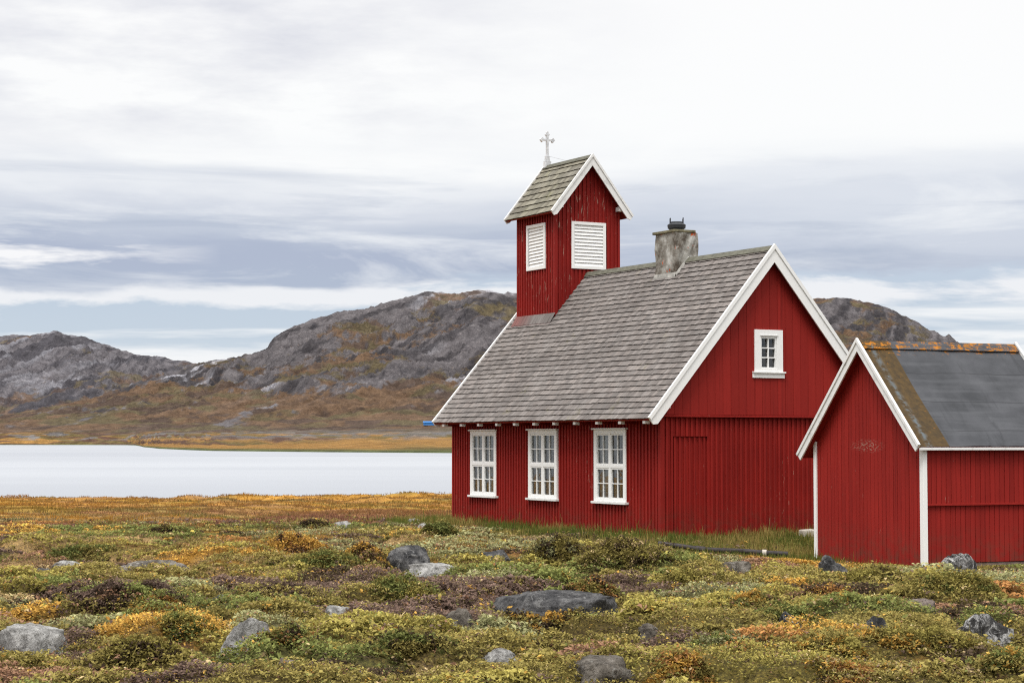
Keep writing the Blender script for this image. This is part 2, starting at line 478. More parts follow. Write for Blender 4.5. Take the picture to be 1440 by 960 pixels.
# ------------------------------------------------------------------ colour patches of the heath
PAL = np.array([lin(134, 122, 70), lin(150, 139, 76), lin(190, 150, 76), lin(164, 120, 74), lin(118, 122, 70),
                lin(106, 88, 78), lin(74, 62, 50), lin(178, 156, 116), lin(140, 108, 86), lin(142, 140, 100)])
def patch_class(x, y):
    """heath colour at a ground point: rows of PAL picked by noise fields"""
    x = np.asarray(x, dtype=float); y = np.asarray(y, dtype=float)
    bias = [.08, .035, -.035, -.105, .03, .065, .05, .01, .02, .0]
    f = []
    for i in range(10):
        f.append(fbm(x/1.9 + 31*i, y/2.6 - 13*i, 3, 50+3*i, .6)*1.25 + bias[i])
    f = np.stack(f, -1) + rng.normal(0, .055, (x.size, 10)).reshape(x.shape + (10,))
    # further back: straw and red; nearer: greener
    far = sst(26, 36, y)[..., None]
    f += far*np.array([.0, -.06, -.0, .0, -.04, .02, -.06, .10, .07, .02])
    near = (1-sst(16, 24, y))[..., None]
    right = sst(-1, 5, x)[..., None]*(1-far)
    f += right*np.array([.04, .06, -.05, -.09, .04, .0, .03, -.05, -.02, .03])
    f += (1-right)*(1-near)*(1-far)*np.array([-.02, -.05, .03, .01, -.02, .10, .06, .0, .05, 0])
    return np.argmax(f, -1)
def meadow(x, y):
    u = fbm(x/9, y/2.6, 4, 81); v = fbm(x/5, y/1.6, 3, 85); w = fbm(x/14, y/5, 3, 88)
    a = np.array(lin(190, 142, 62)); b = np.array(lin(160, 122, 74)); c = np.array(lin(150, 104, 82)); d = np.array(lin(124, 122, 66)); s = np.array(lin(178, 150, 106))
    col = a*np.ones(x.shape + (1,))
    col = col*(1-sst(.5, .62, u)[..., None]) + b*sst(.5, .62, u)[..., None]
    near = 1 - sst(46, 64, y)
    k = (sst(.40, .52, v)*near)[..., None]; col = col*(1-k) + s*k
    k = (sst(.52, .60, w)*(.35 + .6*near))[..., None]; col = col*(1-k) + c*k
    k = (sst(.54, .62, fbm(x/7, y/1.9, 3, 95))*(.45 + .5*near))[..., None]; col = col*(1-k) + d*k
    return col
def grass_zone(x, y):
    a, b = church_local(x, y)
    d = np.minimum(box_dist(a, b, -.2, 6.2, -1.7, 9.6), box_dist(a, b, 1.6, 5.6, -4.2, 0))
    n = (fbm(x/1.2, y/1.2, 3, 71) - .5)*2.0
    return 1 - sst(.5, 1.7, d + n)
def meadow_zone(x, y):
    n = (fbm(x/3, y/2, 3, 73) - .5)*7
    return sst(29, 38, y + n + .35*(-x))

# ------------------------------------------------------------------ rocks
FOOT = []       # footprints kept free of heath
def rock_mesh(name, seed, w, d, h, mat, rough=.2, chisel=13, sub=5):
    r = np.random.RandomState(seed)
    bm = bmesh.new(); bmesh.ops.create_icosphere(bm, subdivisions=sub, radius=1)
    V = np.array([v.co[:] for v in bm.verts])
    for k in range(chisel):
        n = r.normal(size=3); n[2] = abs(n[2])*.8; n /= np.linalg.norm(n)
        lim = r.uniform(.42, .86); ex = np.maximum(0, V @ n - lim); V = V - ex[:, None]*n*.85
    V = V/np.array([np.abs(V[:, 0]).max(), np.abs(V[:, 1]).max(), V[:, 2].max()])
    nn = V/np.linalg.norm(V, axis=1)[:, None]
    a = r.uniform(0, 90)
    fine_ = (fbm(V[:, 0]*7 + a, V[:, 1]*7 + V[:, 2]*8.3, 4, 35) - .5)*.11 + (ridged(V[:, 0]*5 + a, V[:, 2]*6 + V[:, 1]*3, 3, 38) - .6)*.07
    dis = fine_ + (fbm(V[:, 0]*1.7 + a, V[:, 1]*1.7 + V[:, 2]*1.3, 4, 5) - .5)*rough*2.2 + (ridged(V[:, 0]*3.1 + a, V[:, 2]*3.4 + V[:, 1]*2.6, 4, 8) - .6)*rough*.7
    V = V + nn*dis[:, None]
    V[:, 2] = np.where(V[:, 2] > .55, .55 + (V[:, 2]-.55)*.6, V[:, 2])
    V = V*np.array([w/2, d/2, h])*1.04
    for v, c in zip(bm.verts, V): v.co = c
    me = bpy.data.meshes.new(name); bm.to_mesh(me); bm.free()
    me.polygons.foreach_set('use_smooth', [True]*len(me.polygons)); me.materials.append(mat)
    return me
def rock(px, py, wpx, hpx, mat, label, seed, dep=.8, rough=.2, rot=0, sink=.06, cat='rock', name='boulder', chisel=13, group=None):
    """px, py: middle of the foot in the photograph; wpx, hpx its size there"""
    x, y, z = at(px, py)
    s = mpp(y); w, h = wpx*s, hpx*s*1.12
    me = rock_mesh(name, seed, w, w*dep, h, mat, rough, chisel)
    o = bpy.data.objects.new(name, me); C.objects.link(o)
    o.location = (x, y + w*dep*.3, z - h*sink); o.rotation_euler = (0, 0, rot)
    tag(o, label, cat, group)
    FOOT.append((x, y + w*dep*.3, w*.46, w*dep*.46))
    return o
rock(42, 912, 96, 36, ROCK_L, 'big rounded pale grey boulder at the left edge of the photo', 1, .8, .14, chisel=4)
rock(342, 918, 78, 56, ROCK_L, 'tall pale grey rock with a green-orange shrub growing against its right side', 2, .7, .22)
rock(306, 853, 48, 19, ROCK_D, 'small dark flat stone in brown heather right of the golden low shrub', 3, .8, .18)
rock(222, 801, 132, 15, ROCK_B, 'long flat brown slab lying in orange heath at left', 4, .35, .12, name='stone_slab')
rock(582, 801, 76, 38, ROCK_D, 'dark lichen-covered boulder directly behind the flat pale rock', 5, .8, .16)
rock(606, 808, 78, 18, ROCK_L, 'flat pale grey rock in front of a dark boulder', 6, .7, .18)
rock(698, 789, 48, 17, ROCK_D, 'low dark stone between the two boulders and the olive shrub by the church', 7, .8, .15)
rock(722, 806, 30, 13, ROCK_B, 'small grey-brown stone above the long half-buried outcrop', 8, .9, .2)
rock(788, 864, 178, 36, ROCK_D, 'long dark half-buried outcrop in the middle of the heath, topped by an orange-green shrub', 9, .55, .16, sink=.05)
rock(648, 882, 50, 28, ROCK_B, 'brown steep stone at the left end of the golden shrub mound', 10, .7, .22)
rock(704, 934, 88, 24, ROCK_L, 'pale whitish rock at bottom middle in yellow-green heath', 11, .8, .17, chisel=5)
rock(856, 964, 130, 38, ROCK_B, 'large grey-brown rock at the bottom edge right of the middle', 12, .8, .16, chisel=5)
rock(402, 946, 54, 22, ROCK_P, 'angular pinkish-brown stone below the tall pale rock at bottom left', 13, .8, .25)
rock(1030, 809, 56, 22, ROCK_B, 'low brown mossy rock in the grass below the black pipe', 14, .7, .16)
rock(1172, 814, 58, 36, ROCK_D, 'jagged dark rock in front of the shed gable wall', 15, .8, .25)
rock(1342, 815, 66, 42, ROCK_W, 'black rock with white lichen specks against the long wall of the shed', 16, .5, .2, chisel=5)
rock(1300, 877, 54, 38, ROCK_P, 'rounded pinkish-grey stone with lichen below the shed at right', 17, .9, .14, chisel=4)
rock(1114, 902, 64, 44, ROCK_W, 'black and white patched stone in the right foreground', 18, .8, .26)
rock(1388, 914, 116, 50, ROCK_W, 'broad white-patched black rock at the right edge of the photo', 19, .7, .24)
rock(1242, 918, 60, 48, ROCK_D, 'dark stone half hidden by yellow-green shrubs in the right foreground', 20, .8, .26)
rock(482, 742, 26, 10, ROCK_L, 'small pale stone on the orange meadow beside a dark low bush', 21, .8, .2)
rock(592, 744, 22, 10, ROCK_L, 'small pale stone at the left of the green tuft by the church corner', 22, .8, .2)
rock(585, 734, 22, 6, ROCK_L, 'flat pale stone just behind another pale stone left of the church', 23, .8, .18)
rock(96, 796, 44, 9, ROCK_L, 'thin pale grey flat stone among orange heath at far left', 24, .7, .2)
rock(160, 810, 22, 8, ROCK_B, 'small brown stone in front of the long flat slab', 25, .9, .2)
rock(182, 814, 18, 6, ROCK_L, 'tiny pale stone in front of the long flat slab', 26, .9, .2)
rock(500, 955, 26, 14, ROCK_P, 'small reddish stone at the bottom edge left of the middle', 27, .9, .2)
rock(912, 899, 40, 25, ROCK_B, 'grey-brown stone behind the large rock at the bottom edge', 28, .8, .22)
rock(472, 867, 46, 16, ROCK_L, 'low pale stone sunk in brown heath left of the golden mound', 29, .8, .2)
rock(60, 812, 40, 14, ROCK_D, 'dark low stone at far left under green shrubs', 31, .8, .2)
rock(322, 884, 30, 14, ROCK_D, 'dark stone just behind the tall pale rock', 32, .9, .2)
rock(1120, 806, 20, 8, ROCK_D, 'small dark stone left of the jagged dark rock', 33, .9, .2)
rock(350, 912, 18, 8, ROCK_L, 'small pale stone leaning at the foot of the tall pale rock', 34, .9, .2)

x, y, z = at(1137, 754)
m = MB(); m.hexa([(-.17, -.12, -.1), (.16, -.14, -.1), (.17, .14, -.1), (-.15, .15, -.1), (-.15, -.11, .13), (.15, -.12, .14), (.15, .12, .15), (-.14, .13, .135)])
o = m.build('stone_block', PALESTONE, None, .02); o.location = (x, y + .1, z); o.rotation_euler = (0, 0, .45)
tag(o, 'pale squared stone block beside the left white corner board of the shed', 'stone block')

# black pipe in the grass
pts = []
for px, py in ((926, 770), (955, 773), (985, 777), (1015, 779), (1045, 781), (1075, 783), (1108, 785)):
    x, y, z = at(px, py); pts.append((x, y, z + .075 + .012*math.sin(px)))
pipe = empty('pipe', pts[0]); tag(pipe, 'black pipe lying in the grass in front of the church gable', 'pipe')
off = Vector(pts[0]); lp = [Vector(p) - off for p in pts]
m = MB(); m.tube(lp, .05, 12); m.build('pipe_run', PIPE, pipe, smooth=False)
m = MB(); a = lp[2]; d = (lp[3] - lp[1]).normalized(); m.tube([a - d*.09, a + d*.09], .066, 12); m.build('collar', PIPE, pipe)
m = MB(); a = lp[5]; d = (lp[6] - lp[4]).normalized(); m.tube([a - d*.04, a + d*.04], .064, 12); m.build('collar', PALESTONE, pipe)

# ------------------------------------------------------------------ cushions of heath: low domes over the foreground
RES = .05
RX0, RX1, RY0, RY1 = -17.0, 18.0, 11.0, 47.0
rnx, rny = int((RX1-RX0)/RES), int((RY1-RY0)/RES)
def build_relief():
    global RELIEF, OWNER, DOME
    gx_, gy_ = np.meshgrid(RX0 + (np.arange(rnx)+.5)*RES, RY0 + (np.arange(rny)+.5)*RES)
    wx = gx_ + .34*(fbm(gx_/.55, gy_/.55, 3, 401) - .5)*2; wy = gy_ + .34*(fbm(gx_/.55, gy_/.55, 3, 411) - .5)*2
    H = np.zeros((rny, rnx)); O = np.full((rny, rnx), -1, int); T = np.zeros((rny, rnx))
    n = 4300
    sy = (RY0**1.0 + rng.rand(n)*(RY1 - RY0)); sx = (rng.rand(n)*2-1)*(.32*sy + 2)
    r = np.clip(np.exp(rng.normal(-1.12, .48, n)), .14, .95)*(.75 + sy/60)
    hh = r*rng.uniform(.26, .55, n)
    hh = np.minimum(hh*1.55, .46)
    cls = patch_class(sx, sy)
    hh *= np.array([1, 1.05, 1.0, .9, 1.1, .8, .7, .45, .6, .9])[cls]
    for i in range(n):
        R_ = r[i]*1.9
        a0, a1 = int((sx[i]-R_-RX0)/RES), int((sx[i]+R_-RX0)/RES)+1; b0, b1 = int((sy[i]-R_-RY0)/RES), int((sy[i]+R_-RY0)/RES)+1
        a0, b0 = max(a0, 0), max(b0, 0); a1, b1 = min(a1, rnx), min(b1, rny)
        if a1 <= a0 or b1 <= b0: continue
        q = ((wx[b0:b1, a0:a1]-sx[i])/(r[i]*1.25))**2 + ((wy[b0:b1, a0:a1]-sy[i])/r[i])**2
        t = np.clip(1-q, 0, 1)**.5; z = t*hh[i]
        m = z > H[b0:b1, a0:a1]
        H[b0:b1, a0:a1][m] = z[m]; O[b0:b1, a0:a1][m] = cls[i]; T[b0:b1, a0:a1][m] = t[m]
    H = H - .235 + .30*(fbm(gx_/2.3, gy_/2.0, 3, 1) - .52) + .06*(fbm(gx_/.22, gy_/.22, 3, 13) - .5)
    for rx, ry, a, b in FOOT:       # nothing grows over a stone or hides its face
        ln = .35 + 1.9*min(1, a/.35)
        q = np.sqrt(((gx_-rx)/(a*1.12))**2 + ((gy_-(ry - ln*.5))/(b + ln*.5 + .1))**2)
        k = 1 - sst(.75, 1.25, q)
        H = H*(1-k) + np.minimum(H*.3 - .11, -.03)*k
    RELIEF, OWNER, DOME = H, O, T
def owner(x, y):
    i = np.clip(((np.asarray(x)-RX0)/RES).astype(int), 0, rnx-1); j = np.clip(((np.asarray(y)-RY0)/RES).astype(int), 0, rny-1)
    return OWNER[j, i], DOME[j, i]
def patch(x, y):
    """heath colour at a ground point: the cushion it belongs to, brown gaps between"""
    c, t = owner(x, y)
    gap = np.array([6, 5, 6, 5])[rng.randint(0, 4, c.shape)]
    c = np.where((c < 0) | (t < .50 + .13*rng.normal(size=c.shape)), gap, c)
    mixin = np.array([0, 0, 1, 7, 8, 5, 4, 2])[rng.randint(0, 8, c.shape)]
    c = np.where(rng.rand(*c.shape) < .13, mixin, c)
    return PAL[c], t
build_relief()

# ------------------------------------------------------------------ ground sheet
def axis(pieces):
    out = []
    for a, b, s in pieces: out += list(np.arange(a, b, s))
    return np.array(out + [pieces[-1][1]])
def growing(a, b, s0, g):
    o = [a]; s = s0
    while o[-1] < b: o.append(o[-1] + s); s *= g
    return o
xs = np.array(sorted([-v for v in growing(13.2, 6000, .3, 1.16)]) + list(np.arange(-13, 14.01, .12)) + growing(14.3, 6000, .3, 1.16))
ys = np.array(sorted([12 - (v) for v in growing(.3, 300, .4, 1.2)]) + list(np.arange(12, 44, .12)) + growing(44, 130, .3, 1.012) + growing(135, 9000, 8, 1.25))
GX, GY = np.meshgrid(xs, ys)
GZ = gz(GX, GY)
def grid_quads(ny, nx):
    i = np.arange(ny-1)[:, None]*nx + np.arange(nx-1)[None, :]
    return np.stack([i, i+1, i+nx+1, i+nx], -1).reshape(-1, 4)
fx, fy = GX.ravel(), GY.ravel()
gc = patch(fx, fy)[0]*.30 + np.array(lin(66, 54, 40))*.35
mz = meadow_zone(fx, fy)[:, None]; gzn = grass_zone(fx, fy)[:, None]
gc = gc*(1-mz) + meadow(fx, fy)*(.22 + .55*fbm(fx/.5, fy/.8, 3, 61) + .25*sst(44, 60, fy))[:, None]*mz
gc = gc*(1-gzn) + np.array(lin(104, 104, 52))*.8*gzn
verts = np.stack([fx, fy, GZ.ravel()], -1)
ground = np_mesh('ground', verts, grid_quads(len(ys), len(xs)), GROUND, gc, smooth=True)
tag(ground, kind='structure')

# lake
mb = MB()
lx = [-7000, -1500, -400, 0, 400, 1500, 7000]; ly = [92, 200, 500, 1200, 2600, 5200]
for i in range(len(lx)-1):
    for j in range(len(ly)-1):
        mb.poly([(lx[i], ly[j], LAKE), (lx[i+1], ly[j], LAKE), (lx[i+1], ly[j+1], LAKE), (lx[i], ly[j+1], LAKE)])
lake = mb.build('lake', WATER, fix=False); tag(lake, kind='structure')

# ------------------------------------------------------------------ hills
def y2z(py, D): return HC + (621.5 - py)/F*D
def hill(name, cols, shoreD, shoreY, lines, nslope, seed, crest_rough, veg_top, haze):
    """cols: azimuth columns (as photograph px); lines: list of (D(px), y(px), rows) control lines from shore to crest and behind"""
    cols = np.asarray(cols, dtype=float)
    rows_D, rows_Z, tt = [], [], []
    for k in range(len(lines)-1):
        D0, Y0, n, po = lines[k]; D1, Y1, _, _ = lines[k+1]
        d0, d1 = np.interp(cols, *D0), np.interp(cols, *D1)
        z0, z1 = [np.interp(cols, *Yv) if isinstance(Yv, tuple) else np.full(cols.shape, Yv) for Yv in (Y0, Y1)]
        if isinstance(Y0, tuple): z0 = y2z(z0, d0)
        if isinstance(Y1, tuple): z1 = y2z(z1, d1)
        for j in range(n):
            s = j/n
            rows_D.append(d0*(1-s) + d1*s); rows_Z.append(z0 + (z1-z0)*(s**po)); tt.append(k + s)
    D1, Y1, _, _ = lines[-1]
    d1 = np.interp(cols, *D1); z1 = y2z(np.interp(cols, *Y1), d1) if isinstance(Y1, tuple) else np.full(cols.shape, Y1)
    rows_D.append(d1); rows_Z.append(z1); tt.append(len(lines)-1.0)
    D = np.array(rows_D); Z = np.array(rows_Z); T = np.array(tt)[:, None]*np.ones_like(D)
    X = (cols[None, :] - 720)/F*D
    kc = nslope           # index of the crest line
    up = np.clip((Z - 12)/90, 0, 1)
    # strata: long beds dipping to the lower left
    xr, zr = X, Z
    q1 = xr*.90 + zr*.42; q2 = zr*.92 - xr*.40 + 40*(fbm(X/260, D/200, 3, seed+9)-.5)
    strata = fbm(q1/170, q2/17, 4, seed)
    crag = ridged(X/95, D/60 + Z/60, 4, seed+20)
    small = fbm(X/26, D/22 + Z/20, 4, seed+30)
    crest_w = 1 - .8*np.exp(-((T-kc)/.10)**2)
    tiny = ridged(X/9, D/9 + Z/7, 3, seed+35)
    Zn = Z + up*crest_w*(26*(strata-.5) + 20*(crag-.62) + 17*(small-.5) + 9*(tiny-.6)) + up*(1-crest_w)*crest_rough*((small-.5)*9 + (crag-.6)*8 + (tiny-.6)*3)
    low = (1-up)*sst(LAKE+.5, LAKE+3, Z)
    Zn = Zn + low*(5*(crag-.6) + 3.5*(small-.5))
    # vegetation cover: low ground and gentle hollows
    gy = np.abs(np.gradient(Zn, axis=0)/np.maximum(np.abs(np.gradient(D, axis=0)), .5))
    gx = np.abs(np.gradient(Zn, axis=1)/np.maximum(np.abs(np.gradient(X, axis=1)), .5))
    slope = np.clip(np.maximum(gy, gx), 0, 2)
    vnz = fbm(X/110, Z/30 + D/300, 6, seed+40, .72)
    hfac = np.clip(Z/veg_top, 0, 1.4)
    veg = .92*sst(.38, .62, 1.05 - .50*hfac + (vnz-.5)*2.2 - .22*(slope-.5) + (strata-.5)*-1.5 - .22 + .06 + .20*(1 - sst(40, 105, Z)) - (.08 if seed else 0))
    # colours
    rock_d = np.array(lin(68, 64, 64)); rock_m = np.array(lin(106, 101, 101)); rock_l = np.array(lin(172, 171, 176))

    k = fbm(q1/110, q2/9, 5, seed+50, .62) - (.06 if seed else 0)
    rock = rock_d + (rock_m-rock_d)*sst(.36, .56, k)[..., None]
    ck = .6*sst(.83, .93, ridged(q1/75, q2/13, 3, seed+66))
    rock = rock*(1 - ck[..., None]) + np.array(lin(44, 42, 44))*ck[..., None]
    st = sst(30, 70, Z)*(.45 if seed else 1.0)*sst(.56, .68, fbm(q1/130, q2/11, 4, seed+60))*sst(.40, .60, fbm(X/260, Z/60, 3, seed+63))
    rock = rock*(1-st[..., None]) + rock_l*st[..., None]
    rust = np.array(lin(110, 85, 59)); olive = np.array(lin(98, 86, 56)); brown = np.array(lin(84, 66, 50)); ora = np.array(lin(146, 98, 48))
    n1 = fbm(X/90, D/60+Z/25, 4, seed+70); n2 = fbm(X/45, D/50+Z/14, 4, seed+75)
    vg = rust*np.ones(X.shape+(1,))
    a = sst(.42, .54, n1)[..., None]; vg = vg*(1-a) + olive*a
    a = sst(.52, .62, n2)[..., None]; vg = vg*(1-a) + brown*a
    col = rock*(1-veg[..., None]) + vg*veg[..., None]
    # low plain by the shore: orange sedge, olive, a green rim at the water
    pl = (1 - sst(6, 17, Z + 8*(n1-.5)))[..., None]
    n3 = fbm(X/120, Z/1.4, 4, seed+80)
    plain = np.array(lin(166, 124, 62))*np.ones(X.shape+(1,))
    a = sst(.48, .58, n3)[..., None]; plain = plain*(1-a) + np.array(lin(112, 96, 50))*a
    a = sst(.54, .60, fbm(X/70, Z/1.0, 3, seed+85))[..., None]; plain = plain*(1-a) + np.array(lin(98, 70, 52))*a
    rk = (sst(.62, .68, crag*.5 + small*.5 + .07*sst(250, 560, cols)[None, :])*sst(LAKE+3.2, LAKE+6, Z))[..., None]; plain = plain*(1-rk) + np.array(lin(120, 116, 112))*rk
    rim = (1 - sst(LAKE+.35, LAKE+1.1, Z))[..., None]; plain = plain*(1-rim) + np.array(lin(88, 98, 52))*rim
    col = col*(1-pl) + plain*pl
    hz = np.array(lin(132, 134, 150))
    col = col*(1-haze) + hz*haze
    v = np.stack([X.ravel(), D.ravel(), Zn.ravel()], -1)
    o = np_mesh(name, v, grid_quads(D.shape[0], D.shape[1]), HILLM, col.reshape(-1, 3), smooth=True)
    tag(o, kind='structure')
    return o
cols2 = np.concatenate([np.arange(-1100, -40, 10), np.arange(-40, 660, 1.6), np.arange(660, 1100, 6), np.arange(1100, 1480, 2.5), np.arange(1480, 3000, 14)])
shore_px = [-1100, 100, 178, 192, 203, 225, 262, 300, 450, 640, 900, 1440, 3000]
shoreD = (shore_px, [2300, 2250, 2150, 1950, 1250, 950, 800, 710, 625, 570, 540, 520, 500])
crest2 = ([-1100, -300, 0, 60, 120, 180, 230, 285, 300, 340, 374, 379, 386, 405, 415, 450, 480, 520, 560, 600, 640, 665, 700, 727, 800, 900, 1000, 1100, 1145, 1180, 1205, 1240, 1275, 1310, 1340, 1365, 1440, 1600, 2000, 3000],
          [604, 596, 588, 575, 562, 545, 530, 511, 508, 501, 492, 484, 474, 463, 457, 450, 440, 432, 424, 414, 410, 407, 410, 416, 415, 425, 430, 424, 420, 419, 420, 428, 446, 466, 478, 486, 505, 540, 585, 606])
hill('near_hill', cols2, None, None, [
    (shoreD, LAKE-.8, 2, 1),
    ((shore_px, [v*1.02 for v in shoreD[1]]), LAKE+.5, 26, 1.0),
    (([-1100, 180, 400, 3000], [2400, 2350, 2250, 2200]), ([-1100, 0, 300, 450, 640, 3000], [611, 610, 607, 606, 603, 606]), 30, 1.0),
    (([-1100, 0, 285, 3000], [2500, 2480, 2430, 2380]), ([-1100, 0, 285, 450, 640, 1200, 3000], [603, 597, 594, 588, 584, 590, 603]), 190, .92),
    (([-1100, 0, 285, 660, 3000], [2620, 2640, 2800, 2950, 2950]), crest2, 14, 1.0),
    (([-1100, 3000], [3100, 3350]), ([-1100, 0, 285, 700, 1200, 1600, 3000], [612, 600, 560, 440, 450, 560, 612]), 6, 1),
    (([-1100, 3000], [3500, 3700]), LAKE-6.0, 1, 1)], 4, 0, .55, 135, .05)
crest1 = ([-1100, -500, -250, -100, 0, 40, 75, 95, 120, 150, 175, 200, 230, 260, 285, 340, 450, 700], [560, 510, 486, 476, 471, 471, 467, 472, 474, 484, 494, 499, 503, 505, 511, 530, 570, 612])
hill('far_hill', np.concatenate([np.arange(-1100, -40, 10), np.arange(-40, 420, 1.6), np.arange(420, 700, 10)]), None, None, [
    (([-1100, 700], [2900, 2900]), LAKE-4.0, 4, 1),
    (([-1100, 700], [3000, 3000]), ([-1100, 0, 700], [606, 600, 606]), 150, .9),
    (([-1100, 700], [3560, 3560]), crest1, 12, 1),
    (([-1100, 700], [4300, 4300]), LAKE-4.0, 1, 1)], 2, 300, .6, 90, .13)

# ------------------------------------------------------------------ cladding and shingles
def clad(mb, o, a, n, length, period, bw, depth, top, z0, holes=(), splits=(), jit=.002, mi=0, edge=.0):
    """vertical boards with raised battens: o origin, a unit vector along the wall, n outward"""
    o, a, n = Vector(o), Vector(a), Vector(n)
    cuts = {0.0, length}
    nb = int(round((length - 2*edge)/period)); per = (length - 2*edge)/nb
    bat = []
    for i in range(nb):
        c = edge + (i + .5)*per; bat.append((c - bw/2, c + bw/2)); cuts |= {c - bw/2, c + bw/2}
    if edge: cuts |= {edge, length - edge}
    for h in holes: cuts |= {h[0], h[1]}
    for s in splits: cuts.add(s)
    cu = sorted(cuts); st = []
    for t0, t1 in zip(cu[:-1], cu[1:]):
        if t1 - t0 < 1e-5: continue
        m = (t0 + t1)/2
        d = random.uniform(-jit, jit)
        if edge and (m < edge or m > length - edge): d += depth*1.15
        elif any(b0 < m < b1 for b0, b1 in bat): d += depth
        segs = [(z0, None)]
        for h in holes:
            if h[0] - 1e-6 < m < h[1] + 1e-6: segs = [(z0, h[2]), (h[3], None)]
        st.append((t0, t1, d, segs, (lambda q: (q, q, q))(random.uniform(.89, 1.08))))
    P = lambda t, d, z: o + a*t + n*d + Vector((0, 0, z))
    for i, (t0, t1, d, segs, tone) in enumerate(st):
        for s0, s1 in segs:
            e0 = top(t0) if s1 is None else s1; e1 = top(t1) if s1 is None else s1
            mb.poly([P(t0, d, s0), P(t1, d, s0), P(t1, d, e1), P(t0, d, e0)], mi, tone)
            if i + 1 < len(st):
                d2 = st[i+1][2]
                mb.poly([P(t1, d, s0), P(t1, d2, s0), P(t1, d2, e1), P(t1, d, e1)], mi)
def shingles(mb, o, a, s, nrm, length, slope_len, expo, wmin, wmax, th, base, var, mi=0):
    """o lower corner, a along the eave, s up the slope, nrm outward normal"""
    o, a, s, nrm = Vector(o), Vector(a), Vector(s), Vector(nrm)
    n = int(round(slope_len/expo)); e = slope_len/n
    P = lambda t, u, h: o + a*t + s*u + nrm*h
    for i in range(n):
        t = -random.uniform(0, wmin)
        rowv = random.uniform(.92, 1.08)
        wav = random.uniform(0, 6)
        while t < length:
            w = random.uniform(wmin, wmax)
            t0, t1 = max(t, 0), min(t + w - .0018, length)
            t += w
            if t1 - t0 < .015: continue
            u0 = i*e - .012*random.random() + .006*math.sin(t0*1.3 + wav); u1 = min((i+1)*e + .03, slope_len)
            h = th*random.uniform(.88, 1.12); h1 = .004
            v = rowv*(1 + random.uniform(-var, var)); q = random.random()
            c = tuple(b*v*k for b, k in zip(base, (1.0, 1.0 - .03*q, 1.0 - .05*q)))
            A, B, Cc, Dd = P(t0, u0, h), P(t1, u0, h), P(t1, u1, h1), P(t0, u1, h1)
            mb.poly([A, B, Cc, Dd], mi, c)
            dk = tuple(x*.22 for x in c); sdk = tuple(x*.7 for x in c)  # weathered end grain, darkened further in colour to deepen the course shadow lines
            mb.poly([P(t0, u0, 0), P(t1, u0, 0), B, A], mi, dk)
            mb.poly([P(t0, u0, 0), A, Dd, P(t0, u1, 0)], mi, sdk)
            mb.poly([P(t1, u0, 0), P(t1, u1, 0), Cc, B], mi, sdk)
def add_part(mb, name, mat, parent, bevel=0, label=None, **k):
    o = mb.build(name, mat, parent, bevel, **k)
    if label: o['label'] = label
    return o

# ------------------------------------------------------------------ the church
church = empty('church', tuple(CO), YAW)
tag(church, 'large red wooden church with a bell tower, white trim and grey shingled roof', 'church')
HR, HE, OE, OG = 5.995, 2.388, .419, .211
K = (HR - HE)/(W/2 + OE)
SLN = math.hypot(1, K); cs, sn = 1/SLN, K/SLN
roofz = lambda x: HR - K*abs(x - W/2)
HL = 2.436
WINS = [(7.462, 1.262), (4.691, 1.262), (1.876, 1.262)]; WZ0, WZ1 = .676, 2.186
GWN = (2.667, .727, 3.396, 4.271)
DOOR = (.29, 1.139, 2.042)

wb = MB()
wt = lambda t: roofz(0) - .03
holes = [(c - w/2 + .03, c + w/2 - .03, WZ0 + .03, WZ1 - .03) for c, w in WINS]
clad(wb, (0, 0, 0), (0, 1, 0), (-1, 0, 0), L, .1235, .045, .026, wt, -.04, holes, (), .002, 0, .07)
clad(wb, (0, 0, 0), (1, 0, 0), (0, -1, 0), W, .1235, .045, .026, lambda t: HL, -.04, [(DOOR[0], DOOR[1], -.04, DOOR[2])], (), .002, 0, .07)
clad(wb, (W, 0, 0), (0, 1, 0), (1, 0, 0), L, .25, .045, .026, wt, -.04)
clad(wb, (0, L, 0), (1, 0, 0), (0, 1, 0), W, .25, .045, .026, lambda t: roofz(t) - .03, -.04, (), (W/2,))
wb.box(-.0315, .05, -.0315, .05, -.04, HL-.003)
wall = add_part(wb, 'wall', RED, church, fix=False)
gb = MB()
# flush upper gable, 3 cm proud of the lower boards
gt = lambda t: roofz(t) - .03
clad(gb, (0, -.055, 0), (1, 0, 0), (0, -1, 0), W, .2, .008, -.007, gt, HL + .05, [(GWN[0]-GWN[1]/2+.04, GWN[0]+GWN[1]/2-.04, GWN[2]+.03, GWN[3]-.04)], (W/2,), .003)
gable = add_part(gb, 'gable_boarding', RED_FLAT, church, fix=False)
lb = MB(); lb.prism([(-.02, 0, HL+.05), (-.02, -.10, HL+.035), (-.02, -.10, HL), (-.02, 0, HL)], (W+.04, 0, 0))
add_part(lb, 'ledge_board', RED, church)
db = MB()
clad(db, (DOOR[0], .035, 0), (1, 0, 0), (0, -1, 0), DOOR[1]-DOOR[0], .1235, .045, .022, lambda t: DOOR[2], -.04)
for x in (DOOR[0], DOOR[1]): db.poly([(x, .035, -.04), (x, -.0, -.04), (x, -.0, DOOR[2]), (x, .035, DOOR[2])])
db.poly([(DOOR[0], .035, DOOR[2]), (DOOR[1], .035, DOOR[2]), (DOOR[1], 0, DOOR[2]), (DOOR[0], 0, DOOR[2])])
add_part(db, 'door', RED, church, fix=False, label='plain boarded red door in the gable wall')
pb = MB(); pb.box(.02, W-.02, .02, L-.02, -.45, -.035)
add_part(pb, 'foundation', PLINTH, church)
ib = MB()
ib.box(.35, W-.1, .1, L-.1, .02, .04); ib.box(1.6, 1.65, .1, L-.1, .04, 2.6)
add_part(ib, 'interior_partition', INTERIOR, church)

